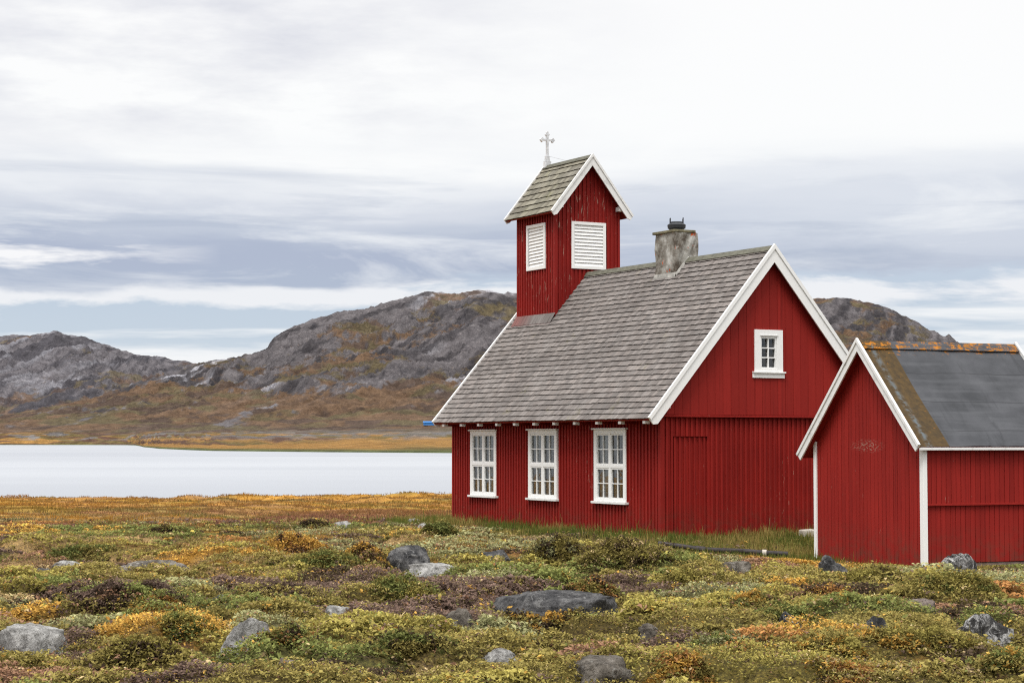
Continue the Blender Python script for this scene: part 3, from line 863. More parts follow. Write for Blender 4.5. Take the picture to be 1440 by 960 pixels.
# roof
rb = MB()
y0, y1 = -OG, L + OG
x0 = -OE
for sgn in (1, -1):
    e = (W/2 - sgn*(W/2 + OE)); sdir = (sgn*cs, 0, sn); nrm = (-sgn*sn, 0, cs)
    sl = (W/2 + OE)*SLN
    A = Vector((e, y0, HE)); U = Vector(sdir)*sl; N = Vector(nrm)
    t = .05
    rb.hexa([A - N*t, A - N*t + Vector((0, y1-y0, 0)), A - N*t + U + Vector((0, y1-y0, 0)), A - N*t + U,
             A, A + Vector((0, y1-y0, 0)), A + U + Vector((0, y1-y0, 0)), A + U], 1)
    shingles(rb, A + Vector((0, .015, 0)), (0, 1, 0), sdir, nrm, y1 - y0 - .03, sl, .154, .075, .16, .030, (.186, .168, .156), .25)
roof = add_part(rb, 'roof', [SHINGLE, RED], church, fix=False)
cb = MB()
for sgn in (1, -1):
    sdir = Vector((sgn*cs, 0, sn)); nrm = Vector((-sgn*sn, 0, cs)); top = Vector((W/2, y0+.02, HR))
    a = top - sdir*.13 + nrm*.024; b = top + nrm*.024 + sdir*.02
    cb.hexa([a, a + Vector((0, y1-y0-.04, 0)), b + Vector((0, y1-y0-.04, 0)), b, a + nrm*.02, a + nrm*.02 + Vector((0, y1-y0-.04, 0)), b + nrm*.02 + Vector((0, y1-y0-.04, 0)), b + nrm*.02])
add_part(cb, 'ridge_cap', RIDGEWOOD, church)

def bargeboards(parent, xc, half, zr, k, yplane, out, wid, thick, rise, mat, trim=.07, name='bargeboard'):
    """two white boards along the rakes of a gable; yplane the board's inner face, out = -1 / +1 outward y"""
    sl = math.hypot(1, k); c_, s_ = 1/sl, k/sl
    ln = half*sl
    for sgn in (1, -1):
        mb = MB()
        sd = Vector((-sgn*c_, 0, -s_)); nr = Vector((-sgn*s_, 0, c_))
        # sgn +1 = the side of small x
        apex_top = Vector((xc, yplane, zr + rise*sl)); apex_bot = Vector((xc, yplane, zr - (wid-rise)*sl))
        low = Vector((xc, yplane, zr)) + sd*ln
        p = [apex_top, low + nr*rise, low + nr*rise*.2 - nr*wid*.55 + sd*.03, low - nr*(wid-rise) - sd*.05, apex_bot]
        mb.prism(p, (0, out*thick, 0))
        p2 = [apex_top + Vector((0, out*thick, 0)), low + nr*rise + Vector((0, out*thick, 0)), low + nr*(rise-trim) + Vector((0, out*thick, 0)), apex_top + Vector((0, out*thick, -trim*sl))]
        mb.prism(p2, (0, out*.022, 0))
        mb.build(name, mat, parent)
bargeboards(church, W/2, W/2 + OE, HR, K, -OG, -1, .255, .03, .05, WHITE)
bargeboards(church, W/2, W/2 + OE, HR, K, L + OG, 1, .24, .03, .05, WHITE)
# rafter tails below the eaves
tail = MB(); tail.prism([(-.375, 0, .025), (-.27, 0, .018), (-.27, 0, .10), (-.375, 0, .10)], (0, .10, 0), 0)
tail.prism([(-.27, .006, .03), (-.0, .006, .03), (-.0, .006, .10), (-.27, .006, .10)], (0, .088, 0), 1)
t0 = None
for ry in (8.859, 7.957, 7.092, 6.217, 5.384, 4.505, 3.638, 2.771, 1.863, .97, .05):
    if t0 is None: o = t0 = tail.build('rafter_tail', [WHITE, RED], church)
    else: o = t0.copy(); C.objects.link(o); o.parent = church
    o.location = (0, ry - .05, HE - .115)
pe = MB(); pe.box(-.06, .11, -.19, -.03, 2.61, 2.74)
add_part(pe, 'purlin_end', WHITE, church)
pe = MB(); pe.box(W-.11, W+.06, -.19, -.03, 2.61, 2.74)
add_part(pe, 'purlin_end', WHITE, church)

# long windows
def bars(mb, P, x0, x1, z0, z1, w, d0, d1):
    """rectangular ring of bars; P(t, d, z)"""
    for a0, a1, b0, b1 in ((x0, x0+w, z0, z1), (x1-w, x1, z0, z1), (x0+w, x1-w, z0, z0+w), (x0+w, x1-w, z1-w, z1)):
        blk(mb, P, a0, a1, d0, d1, b0, b1)
def blk(mb, P, a0, a1, d0, d1, b0, b1):
    mb.hexa([P(a0, d0, b0), P(a1, d0, b0), P(a1, d1, b0), P(a0, d1, b0), P(a0, d0, b1), P(a1, d0, b1), P(a1, d1, b1), P(a0, d1, b1)])
def long_window(yc, w, z0, z1, k):
    P = lambda t, d, z: (-d, yc - t, z)          # t grows to the right as seen from outside
    h = w/2
    fr = MB()
    CS, CT, CB = .098, .088, .055
    for a0, a1, b0, b1 in ((-h, -h+CS, z0, z1), (h-CS, h, z0, z1), (-h+CS, h-CS, z0, z0+CB), (-h+CS, h-CS, z1-CT, z1)):
        blk(fr, P, a0, a1, -.10, .050, b0, b1)
    blk(fr, P, -.030, .030, -.06, .044, z0+CB, z1-CT)
    zm = z0 + (z1-z0)*.487
    blk(fr, P, -h+CS, -.030, -.06, .046, zm-.033, zm+.033); blk(fr, P, .030, h-CS, -.06, .046, zm-.033, zm+.033)
    f = fr.build('window', WHITE, church, .004)
    s = MB(); blk(s, P, -h-.045, h+.045, .0, .10, z0-.05, z0-.002); s.build('sill', WHITE_OLD, f, .004)
    s = MB(); blk(s, P, -h-.05, h+.03, .0, .085, z1+.002, z1+.035); s.build('head_moulding', WHITE, f, .003)
    for (a0, a1) in ((-h+CS+.001, -.031), (.031, h-CS-.001)):
        for (b0, b1) in ((z0+CB+.001, zm-.034), (zm+.034, z1-CT-.001)):
            m = MB(); bars(m, P, a0, a1, b0, b1, .029, -.02, .036)
            ac, bc = (a0+a1)/2, (b0+b1)/2
            blk(m, P, ac-.0095, ac+.0095, -.0, .030, b0+.029, b1-.029)
            blk(m, P, a0+.029, ac-.0095, -.0, .029, bc-.0095, bc+.0095); blk(m, P, ac+.0095, a1-.029, -.0, .029, bc-.0095, bc+.0095)
            m.build('sash', WHITE, f)
    g = MB(); g.poly([P(-h+.1, .004, z0+.06), P(h-.1, .004, z0+.06), P(h-.1, .004, z1-.09), P(-h+.1, .004, z1-.09)])
    g.build('pane', GLASS, f, fix=False)
    for (a0, a1) in ((-h+.10, -.04 - .05*(k == 1)), (.02, h-.27 - .05*k)):
        cu = MB(); n = 26; prev = None
        for i in range(n+1):
            t = a0 + (a1-a0)*i/n; d = -.065 + .022*math.sin(i*1.35 + k) + .008*math.sin(i*3.1)
            cur = (t, d)
            if prev: cu.poly([P(prev[0], prev[1], z0+.04), P(cur[0], cur[1], z0+.04), P(cur[0], cur[1], z1-.04), P(prev[0], prev[1], z1-.04)])
            prev = cur
        cu.build('curtain', CURTAIN, f, fix=False)
for k, (yc, w) in enumerate(WINS): long_window(yc, w, WZ0, WZ1, k)

# gable window
def gable_window():
    xc, w, z0, z1 = GWN
    P = lambda t, d, z: (xc + t, -.055 - d, z)
    h = w/2
    fr = MB()
    for a0, a1, b0, b1 in ((-h, -h+.155, z0, z1), (h-.155, h, z0, z1), (-h+.155, h-.155, z0, z0+.06), (-h+.155, h-.155, z1-.15, z1)):
        blk(fr, P, a0, a1, -.10, .035, b0, b1)
    f = fr.build('window', WHITE, church, .003); f['label'] = 'small white attic window high in the gable'
    m = MB(); bars(m, P, -h+.157, h-.157, z0+.062, z1-.152, .03, -.05, .015)
    a0, a1, b0, b1 = -h+.187, h-.187, z0+.092, z1-.182
    blk(m, P, -.012, .012, -.03, .010, b0, b1)
    for i in (1, 2):
        zc = b0 + (b1-b0)*i/3
        blk(m, P, a0, -.012, -.03, .009, zc-.012, zc+.012); blk(m, P, .012, a1, -.03, .009, zc-.012, zc+.012)
    m.build('sash', WHITE, f)
    g = MB(); g.poly([P(-h+.15, -.035, z0+.05), P(h-.15, -.035, z0+.05), P(h-.15, -.035, z1-.14), P(-h+.15, -.035, z1-.14)])
    g.build('pane', GLASS, f, fix=False)
    s = MB(); blk(s, P, -h-.055, h+.055, .0, .07, z0-.035, z0-.002); blk(s, P, -h-.05, h+.04, .0, .035, z0-.135, z0-.037)
    s.build('sill', WHITE, f, .004)
    d = MB(); blk(d, P, -h+.13, h-.13, .036, .05, z1-.125, z1-.11); d.build('drip_strip', WHITE_OLD, f)
gable_window()

# chimney
ch = MB()
cy0, cy1, cx0, cx1 = 2.93, 3.76, 2.38, 2.98
cz = 6.60
def lumpy(x0, x1, y0, y1, z0, z1, mb, n=9, amp=.012):
    f = lambda p: tuple(v + amp*math.sin(37*p[(i+1) % 3]*1.7 + 11*p[(i+2) % 3]*2.3 + i) for i, v in enumerate(p))
    def face(fn):
        for i in range(n):
            for j in range(n):
                mb.poly([f(fn(i/n, j/n)), f(fn((i+1)/n, j/n)), f(fn((i+1)/n, (j+1)/n)), f(fn(i/n, (j+1)/n))])
    X = lambda s: x0 + (x1-x0)*s; Y = lambda s: y0 + (y1-y0)*s; Z = lambda s: z0 + (z1-z0)*s
    face(lambda a, b: (X(a), y0, Z(b))); face(lambda a, b: (X(1-a), y1, Z(b)))
    face(lambda a, b: (x0, Y(1-a), Z(b))); face(lambda a, b: (x1, Y(a), Z(b)))
    face(lambda a, b: (X(a), Y(b), z1))
lumpy(cx0, cx1, cy0, cy1, 5.0, cz, ch)
chim = add_part(ch, 'chimney', CHIMNEY, church, fix=False)
cp = MB(); cp.prism([(cx0-.04, cy0+.0, cz), (cx1-.08, cy0-.03, cz), (cx1-.03, cy1+.03, cz), (cx0-.05, cy1+.05, cz)], (0, 0, .06))
cp.build('chimney_cap', mat_simple('mossy_slab', (.15, .135, .085), .9, .2, 9, .5, .6, .02), chim, .012)
fl = MB()
for a, b in (((cx0-.05, cy0-.02), (cx0-.01, cy1+.02)),):
    x_, xx_ = a[0], b[0]
    fl.poly([(x_, a[1], roofz(x_)+.035), (xx_, a[1], roofz(xx_)+.10), (xx_, b[1], roofz(xx_)+.10), (x_, b[1], roofz(x_)+.035)])
for i in range(6):
    x_ = cx0 - .02 + i*.06
    fl.poly([(x_, cy0-.045-.02*(i % 2), roofz(x_)+.034), (x_+.06, cy0-.045-.02*((i+1) % 2), roofz(x_+.06)+.034), (x_+.06, cy0-.002, roofz(x_+.06)+.09), (x_, cy0-.002, roofz(x_)+.09)])
fl.build('flashing', mat_simple('mortar_fillet', (.30, .29, .265), .9, .2, 7, .4, .5, .02), chim, fix=False)
pot = MB(); pc = Vector(((cx0+cx1)/2, 3.34, cz+.075))
pot.tube([pc, pc + Vector((0, 0, .05))], [.17, .17], 18); pot.tube([pc + Vector((0, 0, .051)), pc + Vector((0, 0, .13)), pc + Vector((0, 0, .16))], [.20, .21, .17], 18)
pot.tube([pc + Vector((0, 0, .161)), pc + Vector((0, 0, .20))], [.15, .14], 18)
for a in (-52, -8, 128, 172):
    q = pc + Vector((.155*math.cos(R(a)), .155*math.sin(R(a)), .15)); pot.tube([q, q + Vector((0, 0, random.uniform(.12, .17)))], .013, 6)
pot.build('chimney_pot', DARKMETAL, chim)

# bell tower
TU, TS = 7.225, 1.835
tx0, tx1 = W/2 - TS/2, W/2 + TS/2; ty0, ty1 = TU, TU + TS - .01
TEH, TRH, TOE, TOG = 7.426, 8.835, .222, .219
TK = (TRH - TEH)/(TS/2 + TOE); tsl = math.hypot(1, TK); tcs, tsn = 1/tsl, TK/tsl
troof = lambda x: TRH - TK*abs(x - W/2)
tb = MB()
tw = lambda t: troof(tx0) - .03
def base_z(xa): return roofz(xa) - .25
LV1 = (7.63, 8.537, 6.118, 7.235); LV2 = (2.24, 3.215, 6.108, 7.252)
clad(tb, (tx0, ty0, 0), (0, 1, 0), (-1, 0, 0), ty1-ty0, .118, .045, .024, tw, 4.6, [(LV1[0]-ty0+.03, LV1[1]-ty0-.03, LV1[2]+.03, LV1[3]-.03)], (), .002, 0, .06)
clad(tb, (tx0, ty0, 0), (1, 0, 0), (0, -1, 0), TS, .118, .045, .024, lambda t: troof(tx0+t) - .03, 4.6, [(LV2[0]-tx0+.03, LV2[1]-tx0-.03, LV2[2]+.03, LV2[3]-.03)], (TS/2,), .002, 0, .06)
clad(tb, (tx1, ty0, 0), (0, 1, 0), (1, 0, 0), ty1-ty0, .236, .045, .024, tw, 4.6)
clad(tb, (tx0, ty1, 0), (1, 0, 0), (0, 1, 0), TS, .236, .045, .024, lambda t: troof(tx0+t) - .03, 4.6, (), (TS/2,))
tb.box(tx0-.030, tx0+.04, ty0-.030, ty0+.04, 4.6, troof(tx0)-.05)
tower = add_part(tb, 'tower', RED_TOWER, church, fix=False, label='square red bell tower with its own gabled roof')
tr = MB(); ya, yb = ty0 - TOG, ty1 + TOG
for sgn in (1, -1):
    e = W/2 - sgn*(TS/2 + TOE); sdir = Vector((sgn*tcs, 0, tsn)); nrm = Vector((-sgn*tsn, 0, tcs)); sl = (TS/2 + TOE)*tsl
    A = Vector((e, ya, TEH)); U = sdir*sl; Yv = Vector((0, yb-ya, 0))
    tr.hexa([A - nrm*.045, A - nrm*.045 + Yv, A - nrm*.045 + U + Yv, A - nrm*.045 + U, A, A + Yv, A + U + Yv, A + U], 1)
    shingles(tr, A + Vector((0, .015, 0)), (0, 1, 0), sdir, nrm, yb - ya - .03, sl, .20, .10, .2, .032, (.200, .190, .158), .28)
    a = Vector((W/2, ya+.02, TRH)) - sdir*.10 + nrm*.028; b = Vector((W/2, ya+.02, TRH)) + nrm*.028 + sdir*.02; Y2 = Vector((0, yb-ya-.04, 0))
    tr.hexa([a, a + Y2, b + Y2, b, a + nrm*.02, a + nrm*.02 + Y2, b + nrm*.02 + Y2, b + nrm*.02], 2)
tr.build('tower_roof', [SHINGLE_T, RED_TOWER, RIDGEWOOD], tower, fix=False)
bargeboards(tower, W/2, TS/2 + TOE, TRH, TK, ya, -1, .185, .028, .045, WHITE_OLD, .05)
bargeboards(tower, W/2, TS/2 + TOE, TRH, TK, yb, 1, .17, .028, .045, WHITE_OLD, .05)
for xa in (tx0 - .02, tx1 - .12):
    pe = MB(); pe.box(xa, xa + .14, ty0 - .20, ty0 - .026, 7.555, 7.66); pe.build('purlin_end', WHITE, tower)
def louvre(P, w, z0, z1, n, tilt=0.0, lab=None):
    h = w/2
    fr = MB(); bars(fr, P, -h, h, z0, z1, .075, -.06, .05)
    f = fr.build('louvre', WHITE, tower, .003)
    if lab: f['label'] = lab
    sl = MB(); gap = (z1-z0-.15)/n
    for i in range(n):
        zz = z0 + .075 + gap*i
        sh = tilt*(1 - i/n)
        sl.hexa([P(-h+.08+sh, .034, zz+.002), P(h-.077, .034, zz+.002 + tilt*.3), P(h-.077, .020, zz-.004 + tilt*.3), P(-h+.08+sh, .020, zz-.004),
                 P(-h+.08+sh, .004, zz+gap*.98), P(h-.077, .004, zz+gap*.98 + tilt*.3), P(h-.077, -.008, zz+gap*.95 + tilt*.3), P(-h+.08+sh, -.008, zz+gap*.95)])
    sl.build('slats', WHITE, f)
    bk = MB(); bk.poly([P(-h+.03, -.10, z0+.03), P(h-.03, -.10, z0+.03), P(h-.03, -.10, z1-.03), P(-h+.03, -.10, z1-.03)])
    bk.build('backing', DARKMETAL, f, fix=False)
louvre(lambda t, d, z: (tx0 - d, (LV1[0]+LV1[1])/2 - t, z), LV1[1]-LV1[0], LV1[2], LV1[3], 12, .05, 'white louvred opening with slats slipped to one side')
louvre(lambda t, d, z: ((LV2[0]+LV2[1])/2 + t, ty0 - d, z), LV2[1]-LV2[0], LV2[2], LV2[3], 12)
ap = MB()
n = 13
for i in range(n):
    a0, a1 = ty0 - .06 + (TS+.06)*i/n, ty0 - .06 + (TS+.06)*(i+1)/n - .004
    xa = tx0 - .17 - .02*random.random()
    c = random.uniform(.8, 1.2)
    ap.poly([(xa, a0, roofz(xa) + .05), (xa, a1, roofz(xa) + .05), (tx0 - .03, a1, roofz(tx0) + .085), (tx0 - .03, a0, roofz(tx0) + .085)], 0, tuple(c*(u*q + v*(1-q)) for u, v in zip((.165, .148, .138), (.23, .105, .095)) for q in [min(1, max(0, 1 - (i-6)/5))]))
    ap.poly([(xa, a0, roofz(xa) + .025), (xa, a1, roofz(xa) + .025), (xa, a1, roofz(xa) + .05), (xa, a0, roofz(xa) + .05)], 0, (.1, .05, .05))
ap.build('apron_shingles', SHINGLE, tower, fix=False)

# cross on the far end of the tower ridge
xr = MB(); cx_, cyy = W/2, ty1 + .10
zb = TRH - .02; zt = 9.72
def bx(x0, x1, z0, z1, t=.028): xr.box(cx_+x0, cx_+x1, cyy-t, cyy+t, z0, z1)
bx(-.085, .085, zb, zb+.17, .05); bx(-.055, .055, zb+.17, zb+.30, .04); bx(-.028, .028, zb+.30, zt-.05)
za = 9.52
bx(-.17, -.028, za-.022, za+.022, .022); bx(.028, .17, za-.022, za+.022, .022)
def knob(cx2, cz2, r):
    xr.tube([(cx_+cx2, cyy-.03, cz2), (cx_+cx2, cyy+.03, cz2)], r, 12)
for dx, dz in ((0, .02), (-.04, -.035), (.04, -.035)): knob(dx*.8, zt - .03 + dz, .027)
for s in (-1, 1):
    for dx, dz in ((.185, 0), (.155, .045), (.155, -.045)): knob(s*dx, za + dz*.75, .026)
cr = add_part(xr, 'cross', mat_simple('old_white_iron', (.58, .59, .60), .5, .4, 12, .25), church)
sw = MB(); sw.tube([(cx_, cyy, 9.12), (cx_, ty0 + 1.05, TRH + .06)], .003, 5); sw.build('stay_wire', WIRE, cr)

# ------------------------------------------------------------------ the shed
shed = empty('shed', tuple(SO), SYAW)
tag(shed, 'small red board shed with black felt roof, at the right edge of the photo', 'shed')
SEH, SRH, SOV, SOE = 1.841, 3.918, .168, .30
SK = (SRH - SEH)/(SW/2 + SOE); ssl = math.hypot(1, SK); scs, ssn = 1/ssl, SK/ssl
sroof = lambda y: SRH - SK*abs(y - SW/2)
s1 = MB()
swt = lambda t: sroof(0) - .025
clad(s1, (0, 0, 0), (0, 1, 0), (-1, 0, 0), SW, .118, .011, -.014, lambda t: sroof(t) - .025, -.10, (), (SW/2,), .003)
RZ = 1.02
clad(s1, (0, 0, 0), (1, 0, 0), (0, -1, 0), SL, .105, .009, -.012, lambda t: RZ, .0, (), (), .003)
clad(s1, (0, -.022, 0), (1, 0, 0), (0, -1, 0), SL, .105, .009, -.012, swt, RZ, (), (), .003)
clad(s1, (0, SW, 0), (1, 0, 0), (0, 1, 0), SL, .25, .006, -.007, swt, -.05)
clad(s1, (SL, 0, 0), (0, 1, 0), (1, 0, 0), SW, .25, .006, -.007, lambda t: sroof(t) - .025, -.05, (), (SW/2,))
add_part(s1, 'wall', RED_SHED, shed, fix=False)
m = MB(); m.box(.05, SL-.01, -.045, -.001, RZ-.018, RZ+.018); add_part(m, 'wall_rail', RED_SHED, shed, .004)
m = MB(); m.box(.03, SL-.02, .02, SW-.02, -.30, -.012); add_part(m, 'foundation', PINKSTONE, shed)
for (a, b) in ((-.03, SW-.02), ):
    m = MB(); m.box(-.03, .06, b - .045, b + .045, -.09, sroof(SW)-.02); add_part(m, 'corner_board', WHITE, shed, .004)
m = MB(); m.box(-.032, .055, -.05, .06, -.09, sroof(0)-.02); add_part(m, 'corner_board', WHITE, shed, .004)
SRX0, SRX1 = -SOV, SL + .12
sr = MB()
for sgn in (1, -1):
    e = SW/2 - sgn*(SW/2 + (SOE if sgn == -1 else .12)); sd = Vector((0, sgn*scs, ssn)); nr = Vector((0, -sgn*ssn, scs)); sl = (SW/2 + (SOE if sgn == -1 else .12))*ssl
    A = Vector((SRX0, e, sroof(e))); Xv = Vector((SRX1-SRX0, 0, 0))
    sr.hexa([A - nr*.04, A - nr*.04 + Xv, A - nr*.04 + Xv + sd*sl, A - nr*.04 + sd*sl, A, A + Xv, A + Xv + sd*sl, A + sd*sl], 1)
    nx, nu = 90, 60
    def hgt(i, j):
        x = SRX0 + (SRX1-SRX0)*i/nx; u = sl*j/nu
        h = .026 + .007*math.sin(3.1*u + 1.3*x) + .005*math.sin(7.3*x + 2*u)
        if x < .46: h -= .006
        if sgn == 1:   # folds in the felt
            h += .035*math.exp(-((x - 1.62 - .10*math.sin(3*u))/.035)**2)*math.exp(-((u - .42)/.33)**2)
            h += .022*math.exp(-((x - 1.40 - .25*(u-.3))/.03)**2)*math.exp(-((u - .15)/.16)**2)
        return A + Vector((SRX1-SRX0, 0, 0))*(i/nx) + sd*u + nr*h
    for i in range(nx):
        for j in range(nu):
            sr.poly([hgt(i, j), hgt(i+1, j), hgt(i+1, j+1), hgt(i, j+1)], 0)
    a = Vector((SRX0+.03, SW/2, SRH)) - sd*.18 + nr*.045; b = Vector((SRX0+.03, SW/2, SRH)) + nr*.045 + sd*.03; Y2 = Vector((SRX1-SRX0-.05, 0, 0))
    sr.hexa([a, a + Y2, b + Y2, b, a + nr*.014, a + nr*.014 + Y2, b + nr*.014 + Y2, b + nr*.014], 0)
add_part(sr, 'roof', [FELT, RED_SHED], shed, fix=False)
def shed_barge(xp, out):
    for sgn in (1, -1):
        half = (.12 if sgn == 1 else SOE) + SW/2
        sd = Vector((0, -sgn*scs, -ssn)); nr = Vector((0, -sgn*ssn, scs)); ln = half*ssl; wid, rise = .17, .075
        top = Vector((xp, SW/2, SRH + rise*ssl)); bot = Vector((xp, SW/2, SRH - (wid-rise)*ssl)); low = Vector((xp, SW/2, SRH)) + sd*ln
        m = MB(); m.prism([top, low + nr*rise, low - nr*(wid-rise) , bot], (out*.028, 0, 0))
        o_ = Vector((out*.028, 0, 0)); m.prism([top + o_, low + nr*rise + o_, low + nr*(rise-.055) + o_, top + o_ - Vector((0, 0, .055*ssl))], (out*.02, 0, 0))
        m.build('bargeboard', WHITE_OLD, shed)
shed_barge(SRX0, -1); shed_barge(SRX1, 1)
e = -.12
m = MB(); m.box(SRX0, SRX1, e - .03, e - .004, sroof(e) - .048, sroof(e) + .0); add_part(m, 'eave_board', WHITE_OLD, shed, .004)

# ------------------------------------------------------------------ leaves
def leaves_arrays(cen, size, up=.7, asp=.5):
    n = len(cen)
    nr = rng.normal(size=(n, 3)); nr[:, 2] = np.abs(nr[:, 2]) + up
    nr /= np.linalg.norm(nr, axis=1)[:, None]
    t = rng.normal(size=(n, 3)); t -= (t*nr).sum(1)[:, None]*nr; t /= np.linalg.norm(t, axis=1)[:, None]
    b = np.cross(nr, t)
    s = size[:, None]
    bend = nr*s*.18
    V = np.stack([cen - t*s, cen + b*s*asp + bend, cen + t*s, cen - b*s*asp + bend], 1).reshape(-1, 3)
    Q = np.arange(4*n).reshape(n, 4)
    return V, Q
def free_of_rocks(x, y, grow=1.0):
    ok = np.ones(x.shape, bool)
    for rx, ry, a, b in FOOT:
        ok &= ((x-rx)/(a*grow))**2 + ((y-ry)/(b*grow))**2 > 1
    return ok
def free_of_buildings(x, y, m=.04):
    a, b = church_local(x, y); c, d = shed_local(x, y)
    return ~((a > -m) & (a < W+m) & (b > -m) & (b < L+m)) & ~((c > -m) & (c < SL+m) & (d > -m) & (d < SW+m))
def scatter(n, y0, y1, power, wid=.30, pad=1.2):
    """points in the fan in front of the camera, density ~ depth^power"""
    u = rng.rand(n); k = power + 2
    y = (y0**k + u*(y1**k - y0**k))**(1/k)
    x = (rng.rand(n)*2 - 1)*(wid*y + pad)
    return x, y

# heath: low sprigs over the hummocks
N = 255000
x, y = scatter(N, 13.2, 52, -.85)
mzz = meadow_zone(x, y)
keep = free_of_rocks(x, y, .64) & free_of_buildings(x, y, .05) & (rng.rand(N) > grass_zone(x, y)*.95) & (rng.rand(N) > mzz*(.60 + .40*sst(38, 50, y)))
_, tt = owner(x, y)
keep &= rng.rand(N) < .35 + .9*tt
x, y = x[keep], y[keep]; z = gz(x, y); n = len(x); mzz = mzz[keep]
pc_, tt = patch(x, y)
tall = (.045 + .075*sst(.3, .7, fbm(x/.3, y/.3, 3, 131)))*(1 - .5*mzz)
sl_ = shed_local(x, y); tall = tall*(.30 + .70*sst(.4, 3.0, box_dist(sl_[0], sl_[1], 0, SL+.5, 0, SW)))
Kl = 8
fr = rng.rand(n, Kl)**.8
rad = .010 + .055*rng.rand(n, Kl); ang = rng.rand(n, Kl)*2*np.pi
dist = np.sqrt(y/18)[:, None]
cen = np.stack([x[:, None] + rad*np.cos(ang)*dist, y[:, None] + rad*np.sin(ang)*dist, z[:, None] + tall[:, None]*fr*dist], -1).reshape(-1, 3)
lsz = rng.choice([.75, .85, 1.0, 1.15, 1.3], n)*(1 + .25*(fbm(x/.8, y/.8, 2, 171) - .5)*4)
size = (rng.uniform(.010, .025, (n, Kl))*dist*np.clip(lsz, .6, 1.7)[:, None]).ravel()
lum = (.26 + 1.0*fr)*rng.uniform(.82, 1.18, (n, Kl))*rng.uniform(.80, 1.2, (n, 1))*(.22 + 1.02*tt[:, None]**1.2)  # lower leaves duller; shade of the hollows put into colour by dome height
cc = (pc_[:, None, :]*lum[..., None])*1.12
odd = rng.rand(n, Kl) < .03
cc[odd] = PAL[rng.randint(0, 9, odd.sum())]*rng.uniform(.6, 1.2, (odd.sum(), 1))
V, Q = leaves_arrays(cen, size)
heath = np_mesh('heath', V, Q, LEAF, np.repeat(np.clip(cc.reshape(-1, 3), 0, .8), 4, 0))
tag(heath, 'low tundra heath of tiny green, golden and brown leaves covering the foreground', 'heath', kind='stuff')

# grass
def blades(n_pts, x, y, h, wid, col, lean=.35):
    n = len(x); z = gz(x, y)
    a = rng.rand(n)*2*np.pi; ln = rng.rand(n)*lean*h
    tip = np.stack([x + np.cos(a)*ln, y + np.sin(a)*ln, z + h], -1)
    b2 = rng.rand(n)*np.pi; wx = np.cos(b2)*wid; wy = np.sin(b2)*wid*.5
    base = np.stack([x, y, z - .01], -1); wv = np.stack([wx, wy, 0*wx], -1)
    mid = base*.45 + tip*.55; mid[:, :2] = base[:, :2]*.72 + tip[:, :2]*.28
    V = np.stack([base - wv, base + wv, mid + wv*.8, mid - wv*.8, mid - wv*.8, mid + wv*.8, tip + wv*.08, tip - wv*.08], 1).reshape(-1, 3)
    Q = np.arange(8*n).reshape(-1, 4)
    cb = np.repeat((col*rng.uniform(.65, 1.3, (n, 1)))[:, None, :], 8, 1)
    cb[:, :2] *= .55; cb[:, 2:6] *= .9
    return V, Q, cb.reshape(-1, 3)
sets = []
# lawn-like grass by the walls
n0 = 230000
x, y = scatter(n0, 33, 51, 0)
g = grass_zone(x, y); keep = (rng.rand(n0) < g) & free_of_buildings(x, y, .02) & free_of_rocks(x, y)
x, y = x[keep], y[keep]
green = np.array(lin(104, 116, 56)); straw = np.array(lin(172, 152, 92)); ol = np.array(lin(128, 120, 62))
k = fbm(x/1.1, y/1.1, 3, 141)[:, None] + rng.normal(0, .10, (len(x), 1))
col = np.where(k > .63, straw, np.where(k > .50, ol, green))
a_, b_ = church_local(x, y); dw = box_dist(a_, b_, 0, W, 0, L)
hh = rng.uniform(.05, .15, len(x))*(1 + .7*np.exp(-dw/.5))*(.6 + .8*fbm(x/.6, y/.6, 2, 145)) ; hh[rng.rand(len(x)) < .03] *= 1.9
sets.append(blades(0, x, y, hh, np.full(len(x), .006), col))
# meadow towards the lake
n1 = 320000
tx_, ty_ = scatter(n1//14, 26, 113, -1.1, .28, 1)
x = np.repeat(tx_, 14) + rng.normal(0, .07, n1//14*14)*np.repeat(ty_/40, 14); y = np.repeat(ty_, 14) + rng.normal(0, .09, n1//14*14)*np.repeat(ty_/40, 14); n1 = len(x)
tufth = np.repeat(rng.uniform(.3, 1.5, n1//14), 14)
g = meadow_zone(x, y)*(1 - .35*grass_zone(x, y)); keep = (rng.rand(n1) < g) & free_of_buildings(x, y, .05) & free_of_rocks(x, y)
x, y, tufth = x[keep], y[keep], tufth[keep]; z = gz(x, y); ok = z > LAKE + .02; x, y, tufth = x[ok], y[ok], tufth[ok]
col = meadow(x, y)*rng.uniform(.8, 1.2, (len(x), 1))*(1.25 - .3*tufth[:, None])
tuf = fbm(x/2.5, y/2.5, 3, 151)
sets.append(blades(0, x, y, rng.uniform(.02, .085, len(x))*(.2 + 1.6*tuf)*tufth, .0055*y/36, col*.85 + .012, 1.3))
# straws through the heath
n2 = 26000
x, y = scatter(n2, 13.5, 40, -.6)
keep = free_of_rocks(x, y) & free_of_buildings(x, y, .05) & (fbm(x/1.5, y/1.5, 3, 161) > .47)
x, y = x[keep], y[keep]
sets.append(blades(0, x, y, rng.uniform(.05, .15, len(x)), .0022*y/18, np.where(rng.rand(len(x), 1) < .6, straw, ol)*np.ones((len(x), 3)), .9))
V = np.concatenate([s[0] for s in sets]); Cc = np.concatenate([s[2] for s in sets]); Q = np.arange(len(V)).reshape(-1, 4)
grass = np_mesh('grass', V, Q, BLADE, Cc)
tag(grass, 'green grass by the church walls and orange sedge on the meadow towards the lake', 'grass', kind='stuff')

